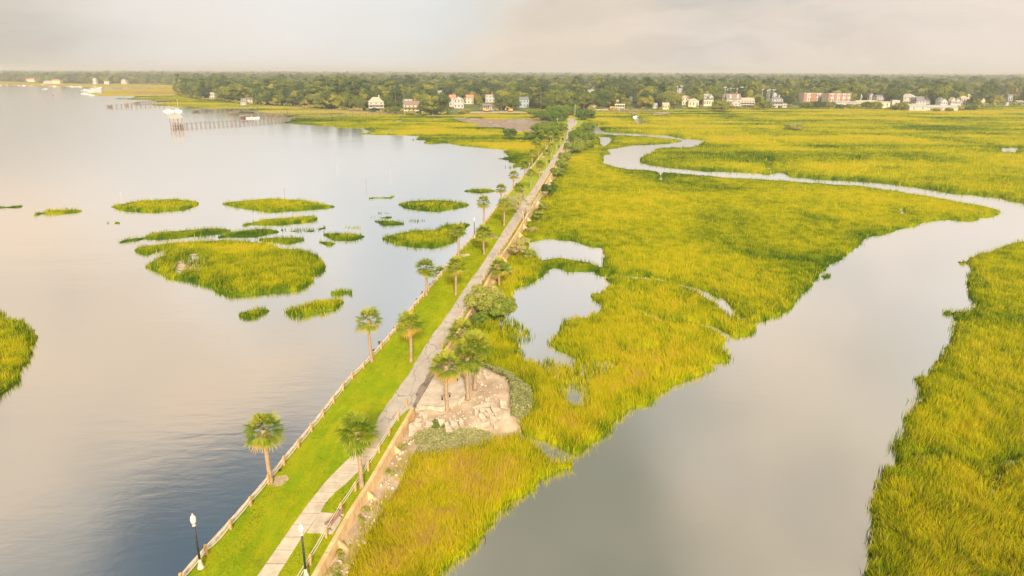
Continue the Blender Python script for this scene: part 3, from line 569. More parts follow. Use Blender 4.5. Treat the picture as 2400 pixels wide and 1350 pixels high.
for px_, lab, i, H_ in ISL:
    sp = [px_] if i in (19, 21, 22, 23, 24, 7) else ()
    holes = [[(405, 632), (412, 622), (432, 616), (438, 626), (425, 634)], [(440, 598), (455, 593), (476, 597), (452, 602)]] if i == 9 else ()
    sp = [[(396, 636), (408, 612), (440, 590), (484, 594), (480, 612), (470, 640), (430, 642)]] if i == 9 else sp
    marsh('grass_island', px_, holes, (), sp, base=.47-.08*(i in (0, 5, 6, 7, 10, 18, 20)), H=H_, dens=1.3, label=lab, cat='grass island', group='grass islands in the bay', parts=True, wild=.34, seed=20+i)
sheet('sand_bar', rough_edge(to_world([(402, 630), (410, 616), (440, 608), (462, 612), (474, 628), (488, 635), (452, 642), (430, 636)], 0), .5, .8), .06, M_sand)
sheet('sand_bar', rough_edge(to_world([(442, 599), (454, 595), (466, 596), (458, 600)], 0), .3, .8), .06, M_sand)
#NEXT
# ------------------------------------------------------------------ bank, patio, walls
def pin(px, py, z=Z): return at(px, py, z)
bank = to_world([(955, 962), (944, 1050), (1000, 1060), (1060, 1050), (1130, 1034), (1150, 1018), (1180, 1008), (1213, 1008), (1234, 985), (1254, 950), (1242, 914), (1202, 884), (1148, 862), (1083, 846), (1048, 836), (1018, 862), (985, 905)], 0, z=.3)
xs = np.arange(bank[:, 0].min()-1, bank[:, 0].max()+1, .2); ys = np.arange(bank[:, 1].min()-1, bank[:, 1].max()+1, .25)
gx, gy = np.meshgrid(xs, ys); P = np.stack([gx.ravel(), gy.ravel()], 1); d = sdf(P, bank); wx = np.array([we_x(v) for v in P[:, 1]])
top = np.clip(.15+d*.42, -.4, 1.0)+np.clip((wx+7-P[:, 0])/7, 0, 1)*.42*np.clip(d, 0, 1); zz = np.where(d > -.5, top+.16*(fbm(P[:, 0]*1.2, P[:, 1]*1.2, 4)-.5)+.06*(vnoise(P[:, 0]*5, P[:, 1]*5, 9)-.5), -.6); zz = np.minimum(zz, Z-.14)
idx = np.arange(len(P)).reshape(gx.shape); q = np.stack([idx[:-1, :-1], idx[:-1, 1:], idx[1:, 1:], idx[1:, :-1]], 2).reshape(-1, 4); q = q[(zz[q].max(1) > -.3) & (P[q, 0].min(1) > wx[q].min(1)-.6)]
tag(link('sand_bank', mesh_np('sand_bank', np.stack([P[:, 0], P[:, 1], zz], 1), q, smooth=True), M_sand), kind='structure')
def bank_z(x, y):
    ix = int(np.clip(round((x-xs[0])/.2), 0, len(xs)-1)); iy = int(np.clip(round((y-ys[0])/.25), 0, len(ys)-1)); return float(zz[iy*len(xs)+ix])
sheet('patio', W([(977, 950), (1037, 956), (1087, 929), (1096, 900), (1068, 876), (1021, 876)]), Z+.02, M_walk, zb=.5)
mb = MB(); pp = W([(977, 950), (1037, 956), (1087, 929), (1096, 900), (1068, 876)])
t = thing('patio_curb', 'low concrete curb around the outer sides of the small patio', 'curb', (pp[0][0], pp[0][1], Z))
for a, b in zip(pp[:-1], pp[1:]):
    MB().bar((a[0]-pp[0][0], a[1]-pp[0][1], -.06), (b[0]-pp[0][0], b[1]-pp[0][1], -.06), .22, .3).build('curb_section', M_slab, t)

def offset(P, d):
    P = np.asarray(P, float); e = np.gradient(P, axis=0); n = np.stack([-e[:, 1], e[:, 0]], 1); n /= np.linalg.norm(n, axis=1)[:, None]; return P+n*d
def path_sub(P, y0, y1):
    P = np.asarray(P); yy = np.r_[y0, P[(P[:, 1] > y0) & (P[:, 1] < y1), 1], y1]; return np.stack([np.interp(yy, P[:, 1], P[:, 0]), yy], 1)
def wall_run(y0, y1, label, fins, H0=-.9, topz=Z+.12, thick=.34):
    P = resample(path_sub(WE, y0, y1), 1.2); I = offset(P, thick); o = P[0]; t = thing('retaining_wall', label, 'wall', (o[0], o[1], 0))
    mb = MB(); vs = []; n = len(P)
    for k in range(n):
        j = (vnoise(np.array([P[k][0]*2.]), np.array([P[k][1]*.9]), 3)[0]-.5)*.10; zt = topz+(vnoise(np.array([k*.4]), np.array([1.]), 5)[0]-.5)*.07
        vs += [(P[k][0]-o[0]+.10, P[k][1]-o[1], H0), (P[k][0]-o[0]+j*.3, P[k][1]-o[1], zt), (I[k][0]-o[0], I[k][1]-o[1], zt), (I[k][0]-o[0], I[k][1]-o[1], H0)]
    fs = [(4*k+a, 4*(k+1)+a, 4*(k+1)+(a+1) % 4, 4*k+(a+1) % 4) for k in range(n-1) for a in range(4)]+[(0, 1, 2, 3), (4*n-1, 4*n-2, 4*n-3, 4*n-4)]
    mb.add(vs, fs); mb.build('wall_face', M_wall, t)
    for fy in fins:
        if not y0 < fy < y1: continue
        x = we_x(fy)-o[0]; y = fy-o[1]; m = MB(); L = 1.15; a = .10
        m.add([(x-.02, y-a, .1), (x-.02, y+a, .1), (x-.02, y+a, 1.55), (x-.02, y-a, 1.55), (x+L, y-a, -.3), (x+L, y+a, -.3), (x+L, y-a, .3), (x+L, y+a, .3)],
              [(0, 4, 6, 3), (1, 2, 7, 5), (3, 6, 7, 2), (4, 5, 7, 6)]); m.build('buttress', M_wall, t)
    return t
fins = [36.5, 43.0, 49.3, 56.6]+[86.5, 93.5, 112, 125.5, 133, 147, 155, 163, 185, 214, 226, 240, 255]
wall_run(22, 63.6, 'near stretch of tan concrete retaining wall with slanting buttresses', fins)
wall_run(79.0, 350, 'long far stretch of tan concrete wall behind the bushes and palms', fins)
# rocky footing at the foot of the near wall
f_in = path_sub(WE, 22, 62); f_out = f_in+np.array([1.55, .0]); f_out[:, 0] += .3*np.sin(f_out[:, 1]*.9)
sheet('wall_footing', [tuple(p) for p in f_in]+[tuple(p) for p in f_out[::-1]], .72, M_sand, zb=-.6)
f_in = path_sub(WE, 79, 300); f_out = f_in+np.array([1.3, 0.]); f_out[:, 0] += .4*np.sin(f_out[:, 1]*.5)
sheet('wall_footing', [tuple(p) for p in f_in]+[tuple(p) for p in f_out[::-1]], .30, M_sand, zb=-.6)
# seawall cap on the bay side
P = resample(offset(path_sub(LE, 22, 345), .42), 3.0); o = P[0]
t = thing('seawall', 'pale timber-capped seawall along the bay side of the causeway', 'wall', (o[0], o[1], 0)); mb = MB(); m2 = MB()
for a, b in zip(P[:-1], P[1:]):
    a = a-o; b = b-o; mb.bar((a[0], a[1], Z+.10+random.uniform(-.015, .015)), (b[0], b[1], Z+.10+random.uniform(-.015, .015)), .34, .20)
    m2.bar((a[0]-.1, a[1], .35), (b[0]-.1, b[1], .35), .10, 2.6)
mb.build('cap_beam', M_cap, t); m2.build('sheet_piling', M_dock, t)

def rope_fence(P, label, heights, sag, start=None):
    P = resample(P, 2.97); o = P[0]; t = thing('rope_fence', label, 'fence', (o[0], o[1], Z))
    pm = MB().box(-.085, .085, -.085, .085, -.3, 1.0).add([(-.085, -.085, 1.), (.085, -.085, 1.), (.085, .085, 1.), (-.085, .085, 1.), (0, 0, 1.05)], [(0, 1, 4), (1, 2, 4), (2, 3, 4), (3, 0, 4)]).build('post', M_post, t)
    ang = math.atan2(P[1][0]-P[0][0], P[1][1]-P[0][1]); hs = []
    for k, p in enumerate(P):
        c = pm if k == 0 else pm.copy()
        if k: C.objects.link(c); c.parent = t
        h = random.uniform(.86, 1.02); c.scale = (1, 1, h); c.location = (p[0]-o[0], p[1]-o[1], 0); c.rotation_euler = (random.gauss(0, .025), random.gauss(0, .025), -ang+random.gauss(0, .08)); hs.append(h)
    for hh in heights:
        m = MB(); pts = []
        for a, b in zip(P[:-1], P[1:]):
            sg = sag*random.uniform(.6, 1.5)
            for u in (0, .25, .5, .75): pts.append((a[0]*(1-u)+b[0]*u-o[0], a[1]*(1-u)+b[1]*u-o[1], hh-4*sg*u*(1-u)))
        m.tube(pts, .034, 5); m.build('rope', M_rope, t)
    return t
rope_fence(path_sub(LE, 29.2, 316), 'post and rope fence along the seawall on the bay side', (.80, .42), .14)
rope_fence(path_sub(offset(WE, .85), 28, 64), 'near post and rope fence above the retaining wall, ending at the patio', (.88, .60), .07)
rope_fence(path_sub(offset(WE, .80), 80, 318), 'far post and rope fence on the marsh side beyond the patio palms', (.88, .60), .07)

sheet('road_verge', [q for q in rough_edge([q for q in RRr if q[1] > 80], .2)]+[(a, b) for a, b in path_sub(offset(WE, .36), 80, 352)[::-1]], Z+.006, M_patch)
# ------------------------------------------------------------------ lamps, benches, bins
def lamp():
    t = thing('street_lamp', '', 'street lamp', group='lamp posts along the causeway')
    MB().lathe([(0, .26), (.08, .26), (.1, .19), (.35, .17), (.4, .12), (.75, .10)], 10).build('base', M_slab, t, True)
    MB().lathe([(.75, .085), (2., .075), (3.45, .062)], 10).build('pole', M_iron, t, True)
    MB().lathe([(3.45, .07), (3.5, .13), (3.56, .13), (3.6, .08), (3.7, .10), (3.74, .16)], 10).build('collar', M_white, t, True)
    g = MB().lathe([(3.74, .16), (3.85, .18), (4.05, .20), (4.22, .165), (4.30, .12), (4.34, .10)], 12).build('globe', M_globe, t, True)
    MB().lathe([(4.34, .11), (4.40, .06), (4.48, .045), (4.5, .01)], 8).build('finial', M_white, g, True)
    return t
l0 = lamp(); lamps = [(471, 1331, 'black lamp post with white globe at the lower left seawall corner'), (718, 1354, 'black lamp post beside the sidewalk bench pad at the bottom of the photo'), (1112, 558, 'black lamp post at the seawall behind the bench, midway along the causeway'),
                      (1241, 413, 'far lamp post at the seawall between two palms'), (1298, 366, 'farthest lamp post, on the lawn left of the road')]
for k, (x, y, lab) in enumerate(lamps):
    c = l0 if k == 0 else copy_tree(l0); p = at(x, y, Z); c.location = p; c.rotation_euler.z = random.uniform(0, 3); c['label'] = lab
def bench():
    t = thing('park_bench', '', 'bench', group='benches along the path')
    s = MB(); b = MB()
    for k in range(6): s.box(-.92, .92, -.25+k*.09, -.18+k*.09, .43, .46)
    for k in range(5):
        y = .27+k*.028; z = .52+k*.085; s_ = b.box(-.92, .92, y, y+.03, z, z+.07)
    s.build('seat', M_bench, t); b.build('backrest', M_bench, t)
    for sx in (-.80, .80):
        m = MB(); m.tube([(sx, -.28, .42), (sx, -.26, .62), (sx, -.05, .66), (sx, .24, .64)], .03, 6); m.build('armrest', M_iron, t, True)
        m = MB(); m.tube([(sx, .26, .42), (sx, .30, .62), (sx, .42, .95)], .03, 6); m.tube([(sx, -.30, .44), (sx, .0, .41), (sx, .27, .43)], .03, 6); m.tube([(sx, 0, .42), (sx, 0, .12)], .035, 6); m.tube([(sx, -.24, 0), (sx, -.2, .05), (sx, 0, .14), (sx, .2, .05), (sx, .24, 0)], .03, 6); m.build('leg_frame', M_iron, t, True)
    return t
b0 = bench(); B_ = [(783, 1226, R_(-94-12), 'bench with reddish slats and black arms on its pad by the near sidewalk', Z+.035), (1152, 558, R_(60), 'bench on the lawn left of the road, facing the bay, near the middle palms', Z+.02), (1266, 403, R_(60), 'small far bench beside a palm at the left of the road', Z+.02)]
for k, (x, y, rz, lab, z) in enumerate(B_):
    c = b0 if k == 0 else copy_tree(b0); p = at(x, y, z); c.location = p; c.rotation_euler.z = rz; c['label'] = lab
sheet('bench_pad', W([(1146, 554), (1166, 553), (1169, 559), (1146, 560)]), Z+.016, M_walk)
sheet('bench_pad', W([(1262, 401), (1275, 401.5), (1274, 404.5), (1260, 404)]), Z+.016, M_walk)
sheet('bench_pad', W([(1270, 366.5), (1277, 365), (1276, 369), (1269, 369)]), Z+.016, M_walk)
def flat_bench(a, b, n, label, lean=0):
    a = at(*a, Z+.45); b = at(*b, Z+.45); t = thing('backless_bench', label, 'bench', ((a[0]+b[0])/2, (a[1]+b[1])/2, Z+.02), math.atan2(b[1]-a[1], b[0]-a[0])); L = math.hypot(b[0]-a[0], b[1]-a[1])/2
    m = MB()
    for k in range(4): m.box(-L, L, -.2+k*.105, -.11+k*.105, .42, .46)
    m.build('seat', M_grey if n == 3 else M_bench, t)
    for k in range(n):
        x = -L*.8+1.6*L*k/(n-1); MB().box(x-.05, x+.05, -.06, .06, 0, .42).box(x-.05, x+.05, -.18, .18, .38, .418).build('leg', M_iron, t)
flat_bench((1054, 874), (1074, 886), 3, 'grey backless bench at the back of the small patio')
flat_bench((1034, 930), (1056, 921), 2, 'brown backless bench behind the front palm of the patio')
def bin_():
    t = thing('litter_bin', '', 'litter bin', group='dark litter bins on the lawn')
    MB().lathe([(0, .26), (.05, .30), (.8, .33), (.85, .31)], 12).build('barrel', M_iron, t, True); MB().lathe([(.85, .33), (.95, .30), (1.05, .16)], 12).build('lid', M_iron, t, True)
    return t
k0 = bin_()
for k, (x, y, lab) in enumerate([(1287, 381, 'nearest black litter bin between the palm and the road'), (1310, 346, 'second dark litter bin farther up the lawn'), (1319, 328, 'farthest dark bin beside the last palms')]):
    c = k0 if k == 0 else copy_tree(k0); c.location = at(x, y, Z); c['label'] = lab

# ------------------------------------------------------------------ palms
def palm_crown(seed, nf=36, petiole=.95, blade=.95, droop=.5, lo=-50, dead=.12):
    r = random.Random(seed); V = []; Fc = []; T = []; VD = []; FD = []; TD = []
    for k in range(nf):
        u = (k+.5)/nf; el = R_(86-(86-lo)*u**.9+r.uniform(-8, 8)); az = k*2.39996+r.uniform(-.25, .25); isd = el < R_(lo+14)
        d = Vector((math.cos(el)*math.cos(az), math.cos(el)*math.sin(az), math.sin(el))); sd_ = Vector((-math.sin(az), math.cos(az), 0)); n = d.cross(sd_)
        if n.z < 0: n = -n
        L = petiole*r.uniform(.85, 1.15)*(1 if not isd else .8); pe = d*L+Vector((0, 0, -.10*L)); tb = r.gauss(.40, .08)-(.10 if el > 1 else 0)+(.18 if el > 1.1 else 0)
        bk = r.uniform(.72, 1.2); old = r.random() < .35 and el < .2; vv, ff, tt = (VD, FD, TD) if isd else (V, F_l, T) if False else ((VD, FD, TD) if isd else (V, Fc, T))
        b = len(vv); w_ = .02; vv += [sd_*w_, -sd_*w_, pe]; ff.append((b, b+1, b+2)); tt += [tb, tb, tb]
        m = 15; dr = Vector((0, 0, -1))
        for j in range(m):
            a = R_(-88+176*j/(m-1)+r.uniform(-3, 3)); l = bk*blade*(.72+.28*math.cos(a))*r.uniform(.88, 1.12); q = d*math.cos(a)+sd_*math.sin(a)
            p0 = pe; mid = pe+q*l*.55-n*.10*abs(math.sin(a))*l+dr*.08*l; tip = pe+q*l*.98-n*.22*abs(math.sin(a))*l+dr*droop*l*r.uniform(.35, .8)
            wv_ = q.cross(n)*.050; b = len(vv); vv += [p0, mid+wv_, mid-wv_, tip]; ff += [(b, b+1, b+2), (b+1, b+3, b+2)]
            tt += [tb, tb+.02, tb+.02, tb+.16+(.38 if old or r.random() < .05 else .0)]
    def arr(v, f, t, nm): return mesh_np(nm, np.array([tuple(p) for p in v]), np.array(f), {'tint': np.array(t)})
    mk = arr(V, Fc, T, 'crown'); md = arr(VD, FD, np.array(TD)*.1+.88, 'dead_fronds') if VD else None; return mk, md
crowns = [palm_crown(s, nf, pt, bl, dp, lo) for s, nf, pt, bl, dp, lo in ((1, 42, .88, 1.0, .42, -48), (2, 36, .95, 1.05, .55, -38), (3, 44, .85, 1.0, .36, -55), (4, 33, .9, 1.0, .6, -35), (5, 39, .9, 1.08, .46, -50))]
for mk, md in crowns:
    mk.materials.append(M_palm); 
    if md: md.materials.append(M_palm)
def palm(px, py, topy, label, group, var=0, tilt=(0, 0), z=Z, sc=None, trunk=True):
    b = at(px, py, z); lo, hi = 0, 14
    for _ in range(30):
        m = (lo+hi)/2
        if topx(b+[0, 0, m])[1] > topy: lo = m
        else: hi = m
    H = lo; R = sc or 1.; hc = max(H-1.5*R, .3)
    t = thing('palm_tree', label, 'palm tree', b, random.uniform(0, 6.28), group); t.rotation_euler = (tilt[0], tilt[1], random.uniform(-.2, .2))
    r = random.Random(var*7+int(px)); pts = []; rad = []; nn = 22; bx, by = r.uniform(-.12, .12), r.uniform(-.1, .1)
    for k in range(nn+1):
        u = k/nn; pts.append((bx*math.sin(u*3.1), by*math.sin(u*2.6), -.25+(hc+.25)*u)); rad.append((.27-.09*min(1, u*6)+.012*(k % 2)+(.05 if u > .9 else 0)))
    if trunk: MB().tube(pts, rad, 12).build('trunk', M_palmbark, t, True)
    mk, md = crowns[var % 5]; o = link('crown', mk, M_palm, t); o.location = (0, 0, hc); o.rotation_euler = (0, 0, r.uniform(0, 6.28)); o.scale = (R,)*3
    if md: o2 = link('dead_fronds', md, M_palm, t); o2.location = (0, 0, hc-.05); o2.rotation_euler = o.rotation_euler; o2.scale = (R*.9,)*3
    return t
PL = [(635, 1132, 968), (872, 848, 721), (999, 693, 602), (1075, 600, 521), (1133, 524, 457), (1175, 463, 429), (1204, 437, 398), (1230, 416, 373), (1247, 394, 347), (1263, 372, 332), (1278, 350, 315), (1290, 336, 308)]
PR = [(848, 1142, 968), (963, 848, 727), (1068, 692, 600), (1135, 597, 524), (1181, 530, 462), (1217, 492, 425), (1244, 442, 393), (1264, 416, 373), (1281, 391, 347), (1292, 372, 333), (1305, 354, 317), (1314, 341, 307), (1323, 329, 294)]
ordn = ['nearest', 'second', 'third', 'fourth', 'fifth', 'sixth', 'seventh', 'eighth', 'ninth', 'tenth', 'eleventh', 'twelfth', 'thirteenth']
for k, (x, y, ty) in enumerate(PL): palm(x, y, ty, ('nearest palm of the seawall row, brown-tipped, leaning over the bay' if k == 0 else ordn[k]+' palm from the camera in the row along the seawall'), 'palms along the seawall', k, (0, R_(-1.2) if k == 0 else random.gauss(0, .015)), sc=random.uniform(1.02, 1.18))
for k, (x, y, ty) in enumerate(PR): palm(x, y, ty, ordn[k]+' palm from the camera in the row beside the path', 'palms beside the path', k+2, (0, random.gauss(0, .015)), sc=random.uniform(1.02, 1.18)*(1.05 if k == 0 else 1))
for k, (x, y, ty, lab) in enumerate([(1049, 960, 821, 'slender palm standing at the front corner of the small patio'), (1097, 932, 802, 'palm at the outer edge of the patio, right of the front one'), (1113, 908, 772, 'bushy palm farthest right beside the patio, with brown hanging fronds'),
        (1084, 886, 747, 'palm rising behind the patio bench beside the retaining wall')]):
    palm(x, y, ty, lab, 'palms around the patio', k+1, (0, random.gauss(0, .02)), z=1.4, sc=1.12 if k != 2 else 1.25)
palm(1170, 668, 603, 'short bushy fan palm growing from the foot of the wall', None, 4, z=.5, sc=1.15)
palm(1031, 655, 622, 'small dark palm growing in the water beside the seawall', None, 2, z=.2, sc=.8, trunk=False)

# ------------------------------------------------------------------ foliage
def rand_unit(r, n):
    v = r.normal(size=(n, 3)); return v/np.linalg.norm(v, axis=1)[:, None]
def ico(sub=1):
    bm = bmesh.new(); bmesh.ops.create_icosphere(bm, subdivisions=sub, radius=1); V = np.array([v.co[:] for v in bm.verts]); Fc = np.array([[v.index for v in f.verts] for f in bm.faces]); bm.free(); return V, Fc
ICO = ico(1); ICO2 = ico(2)
def leaf_cloud(seed, rx, h0, h1, nl, n, size, tb, lobe=(.32, .5), core=.72, flat=.75, spread=1., tvar=.09):
    r = np.random.default_rng(seed); a = r.uniform(0, 6.283, nl)+np.arange(nl)*2.4; rad = np.sqrt(r.uniform(0, 1, nl))*rx*.72*spread; u = r.uniform(0, 1, nl)
    cz = h0+(h1-h0)*(.25+.6*u*(1-.45*(rad/rx)**2)); c = np.stack([rad*np.cos(a), rad*np.sin(a), cz], 1); R = rx*r.uniform(*lobe, nl); Rz = np.minimum(R*flat, (h1-h0)*.45); lt = r.normal(tb, tvar, nl)
    li = r.choice(nl, n, p=R**2/(R**2).sum()); d = rand_unit(r, n); d[:, 2] = np.where(d[:, 2] < -.3, -d[:, 2], d[:, 2]); k = r.uniform(.70, 1.10, n)
    p = c[li]+d*k[:, None]*np.stack([R[li], R[li], Rz[li]], 1)
    nr = d+.6*r.normal(size=(n, 3)); nr /= np.linalg.norm(nr, axis=1)[:, None]; t1 = np.cross(nr, rand_unit(r, n)); t1 /= np.linalg.norm(t1, axis=1)[:, None]+1e-9; t2 = np.cross(nr, t1); s = size*r.uniform(.6, 1.4, n)[:, None]
    V = np.stack([p+t1*s, p-t1*s*.5+t2*s*.8, p-t1*s*.5-t2*s*.8], 1).reshape(-1, 3); Fc = np.arange(3*n).reshape(-1, 3); T = np.repeat(lt[li]+r.normal(0, .06, n), 3)
    if core:
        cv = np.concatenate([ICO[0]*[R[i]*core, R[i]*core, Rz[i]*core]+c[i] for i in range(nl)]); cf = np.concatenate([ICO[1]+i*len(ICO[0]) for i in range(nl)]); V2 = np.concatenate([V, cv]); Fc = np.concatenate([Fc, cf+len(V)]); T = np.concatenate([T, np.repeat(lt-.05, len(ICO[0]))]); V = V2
    return V, Fc, T
def limbs(seed, H, rx, tr, n=5, spread=.6, split=.35):
    r = random.Random(seed); m = MB(); z0 = H*split; m.tube([(0, 0, -.4), (0, 0, .3), (r.uniform(-.1, .1)*tr, 0, z0*.6), (0, 0, z0)], [tr*1.35, tr*1.05, tr*.9, tr*.8], 7)
    for k in range(n):
        a = k*2.4+r.uniform(-.4, .4); R = rx*spread*r.uniform(.6, 1.1); m.tube([(0, 0, z0*.9), (math.cos(a)*R*.4, math.sin(a)*R*.4, z0+(H-z0)*.35), (math.cos(a)*R, math.sin(a)*R, z0+(H-z0)*r.uniform(.55, .85))], [tr*.55, tr*.38, tr*.12], 5)
    return m
def bush(px, py, rx, h, tb, label, seed=0, n=None, z=.9, size=.17, group='bushes along the causeway', name='bush', mat_=None, cat='bush', core=.7, nl=None):
    p = at(px, py, z); t = thing(name, label, cat, p, 0, group); n = n or int(2200*rx*rx+900); n = min(n, 14000)
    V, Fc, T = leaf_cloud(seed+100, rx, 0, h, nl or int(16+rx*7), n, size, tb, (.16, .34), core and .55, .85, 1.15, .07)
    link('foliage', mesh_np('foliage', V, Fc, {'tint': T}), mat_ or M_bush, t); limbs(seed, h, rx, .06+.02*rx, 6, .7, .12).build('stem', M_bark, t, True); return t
BU = [(1134, 740, 3.0, 4.7, .66, 'grey-olive half of the big shrub against the retaining wall', .5), (1170, 750, 2.8, 3.6, .52, 'yellow-green right part of the big shrub beside the pond', .2), (1124, 762, 1.5, 2.0, .34, 'low bright green shrub in front of the big grey-olive one', .4),
      (1182, 640, 1.5, 1.8, .56, 'leafy green shrub spilling over the wall beyond the short fan palm', .9), (1228, 572, 1.4, 1.4, .74, 'dry grey-brown shrub between the wall and the first pond', .6), (1272, 490, 1.4, 1.8, .60, 'low green shrub on the wall just before the tall dark bush', .8), (1213, 598, 1.7, 3.0, .86, 'brownish twiggy bush hanging over the wall near the first pond', .9), (1238, 606, 1.6, 1.7, .55, 'light green bush at the edge of the first pond', .2), (1246, 543, 1.2, 1.1, .90, 'dry brown shrub at the foot of the wall', .5),
      (1262, 512, 1.5, 2.0, .52, 'small green bush on the wall right of the bare tree', .9), (1287, 458, 2.2, 4.6, .22, 'tall dark grey-green bush over the marsh side of the road', .7), (1305, 412, 2.0, 2.7, .50, 'rounded green bush by the wall beyond the tall dark one', .7),
      (1317, 394, 1.9, 2.5, .48, 'green bush beside the end of the visible wall', .7), (1322, 378, 2.2, 3.2, .52, 'pale green bush at the road edge beyond the wall', .8), (1347, 357, 3.6, 4.0, .46, 'yellow-green thicket right of the narrow road', .8), (1362, 352, 3.4, 4.6, .52, 'sunlit green thicket at the marsh edge right of the road', .8),
      (1357, 336, 4.6, 5.6, .30, 'big dark green thicket where the road widens', .8), (1372, 334, 4.0, 5., .36, 'dark bush at the right end of the thicket beside the small pond', .8), (1346, 327, 1.6, 2.2, .18, 'small dark bush at the corner of the narrow road', 1.2),
      (1374, 310, 4.6, 5.0, .42, 'olive bush along the right side of the wide road', 1.), (1382, 345, 1.6, 1.5, .25, 'little dark bush standing in the marsh right of the thicket', .7),
      (1196, 325, 4.0, 5.6, .16, 'dark spreading tree alone on the marsh left of the causeway', .8), (1242, 327, 3.6, 4.5, .26, 'grey-green bush in the marsh between the lone tree and the grove', .8), (1258, 338, 2.6, 3., .40, 'low bush at the foot of the grove', .8),
      (1283, 398, 1.8, 1.5, .20, 'low dark bushes at the seawall behind the eighth palm', .5), (1862, 304, 6., 4., .72, 'lone grey-olive bush in the wide right marsh', .7)]
for k, (x, y, rx, h, tb, lab, z) in enumerate(BU): 
    if x == 1283: x, y = 1256, 386
    if y < 420 and x > 1300 and x < 1400: rx *= 1.25; h *= 1.2
    bush(x, y, rx, h, tb, lab, k, z=z, size=.13 if y > 420 else .26, n=None if y > 420 else 7000)
for k, (x, y, rx, h, tb, lab) in enumerate([(1283, 326, 6., 8., .38, 'bright green tree at the left of the grove beside the palms'), (1299, 321, 5.0, 7.6, .30, 'green tree in the middle of the grove beside the palms'), (1310, 313, 4.2, 6.2, .42, 'light green tree at the right of the grove by the road'), (1268, 316, 5, 6.5, .34, 'green tree at the far left edge of the grove'),
      (1293, 291, 7, 8., .20, 'grey-green tree behind the grove on the mudflat side'), (1303, 287, 7, 9., .22, 'tall grey-green tree left of the road end'), (1317, 284, 4.6, 6.5, .26, 'small grey-green tree next to the utility pole'), (1372, 283, 6.5, 7.5, .20, 'dark tree right of the road end'), (1363, 276, 4.5, 6.5, .16, 'dark tree closing the road at its right'),
      (1272, 280, 6, 6., .30, 'low tree at the near corner of the far woods by the mudflat'), (1253, 274, 6, 5.5, .40, 'pale green shrub at the back edge of the mudflat'), (1304, 276, 8, 9., .34, 'olive tree behind the end of the causeway'), (1335, 272, 7, 8., .36, 'olive tree over the vanishing road')]):
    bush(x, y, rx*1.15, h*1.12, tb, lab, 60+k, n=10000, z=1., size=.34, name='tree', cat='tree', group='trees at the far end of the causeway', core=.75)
# small weeds on the bay side of the seawall
for k, (x, y, h) in enumerate([(657, 1112, .8), (693, 1056, .6), (706, 1040, .7), (893, 812, .9), (880, 826, .7), (928, 780, 1.), (941, 765, 1.1), (969, 722, .8), (978, 710, 1.), (1008, 676, .8), (990, 692, .7), (418, 1378, 1.0)]):
    bush(x, y, .35, h, .22, 'dark green weed poking up along the outside of the seawall', 90+k, n=220, z=1.2, size=.10, group='weeds outside the seawall', name='weed', cat='weed', core=0, nl=5)
for k, (y, dxx) in enumerate([(37, .5), (40, .7), (42.2, .4), (46.3, .6), (47.6, .5), (53, .6), (57.6, .5)]):
    p = (we_x(y)+dxx, y, .71); t = thing('weed', 'yellowish weed clump on the footing of the near wall', 'weed', p, 0, 'weeds on the wall footing'); V, Fc, T = leaf_cloud(200+k, .45 if k > 1 else .9, 0, .4, 6, 380, .07, .66, core=0); link('leaves', mesh_np('leaves', V, Fc, {'tint': T}), M_bush, t)
# grey-green ground shrubs round the bank
r = np.random.default_rng(5)
def band(poly_px, n, h, name, label, m, tb, zfun, size=.085, hz=.3, cat='ground cover'):
    Pw = to_world(poly_px, 0, z=hz); lo_, hi_ = Pw.min(0), Pw.max(0); q = r.uniform(lo_, hi_, (n*4, 2)); q = q[sdf(q, Pw)+.5*(fbm(q[:, 0], q[:, 1], 3)-.5) > 0][:n]; k = len(q)
    z = np.array([zfun(*v) for v in q])+h*(.35+.9*fbm(q[:, 0]*1.6, q[:, 1]*1.6, 13))*np.sqrt(r.uniform(0, 1, k)); p = np.stack([q[:, 0], q[:, 1], z], 1); nr = rand_unit(r, k); nr[:, 2] = abs(nr[:, 2])+.3; t1 = np.cross(nr, rand_unit(r, k)); t1 /= np.linalg.norm(t1, axis=1)[:, None]; t2 = np.cross(nr, t1); t2 /= np.linalg.norm(t2, axis=1)[:, None]; s = size*r.uniform(.6, 1.5, k)[:, None]
    V = np.stack([p+t1*s, p-t1*s*.5+t2*s*.8, p-t1*s*.5-t2*s*.8], 1).reshape(-1, 3); T = np.repeat(tb+.5*(fbm(q[:, 0]*.8, q[:, 1]*.8, 23)-.5)+r.normal(0, .12, k), 3)
    return tag(link(name, mesh_np(name, V, np.arange(3*k).reshape(-1, 3), {'tint': T}), m), label, cat, None, 'stuff')
band([(1083, 850), (1115, 858), (1148, 872), (1180, 890), (1197, 925), (1198, 960), (1200, 985), (1226, 988), (1250, 955), (1242, 912), (1202, 882), (1150, 860), (1088, 843)], 16000, .75, 'ground_shrubs', 'curved hedge of grey-green ground shrubs round the sandy bank', M_sage, .45, bank_z)
band([(945, 1062), (949, 1044), (985, 1034), (1030, 1028), (1080, 1021), (1135, 1016), (1160, 1014), (1150, 1026), (1110, 1044), (1050, 1058), (985, 1068)], 9000, .38, 'ground_shrubs', 'pale grey-green shrubs between the broken slabs and the golden marsh', M_sage, .66, bank_z)
band([(1005, 1018), (1022, 1002), (1040, 1003), (1050, 1020), (1030, 1024), (1010, 1026)], 1500, .16, 'low_grass', 'patchy green grass among the broken slabs', M_bush, .40, bank_z, .06)
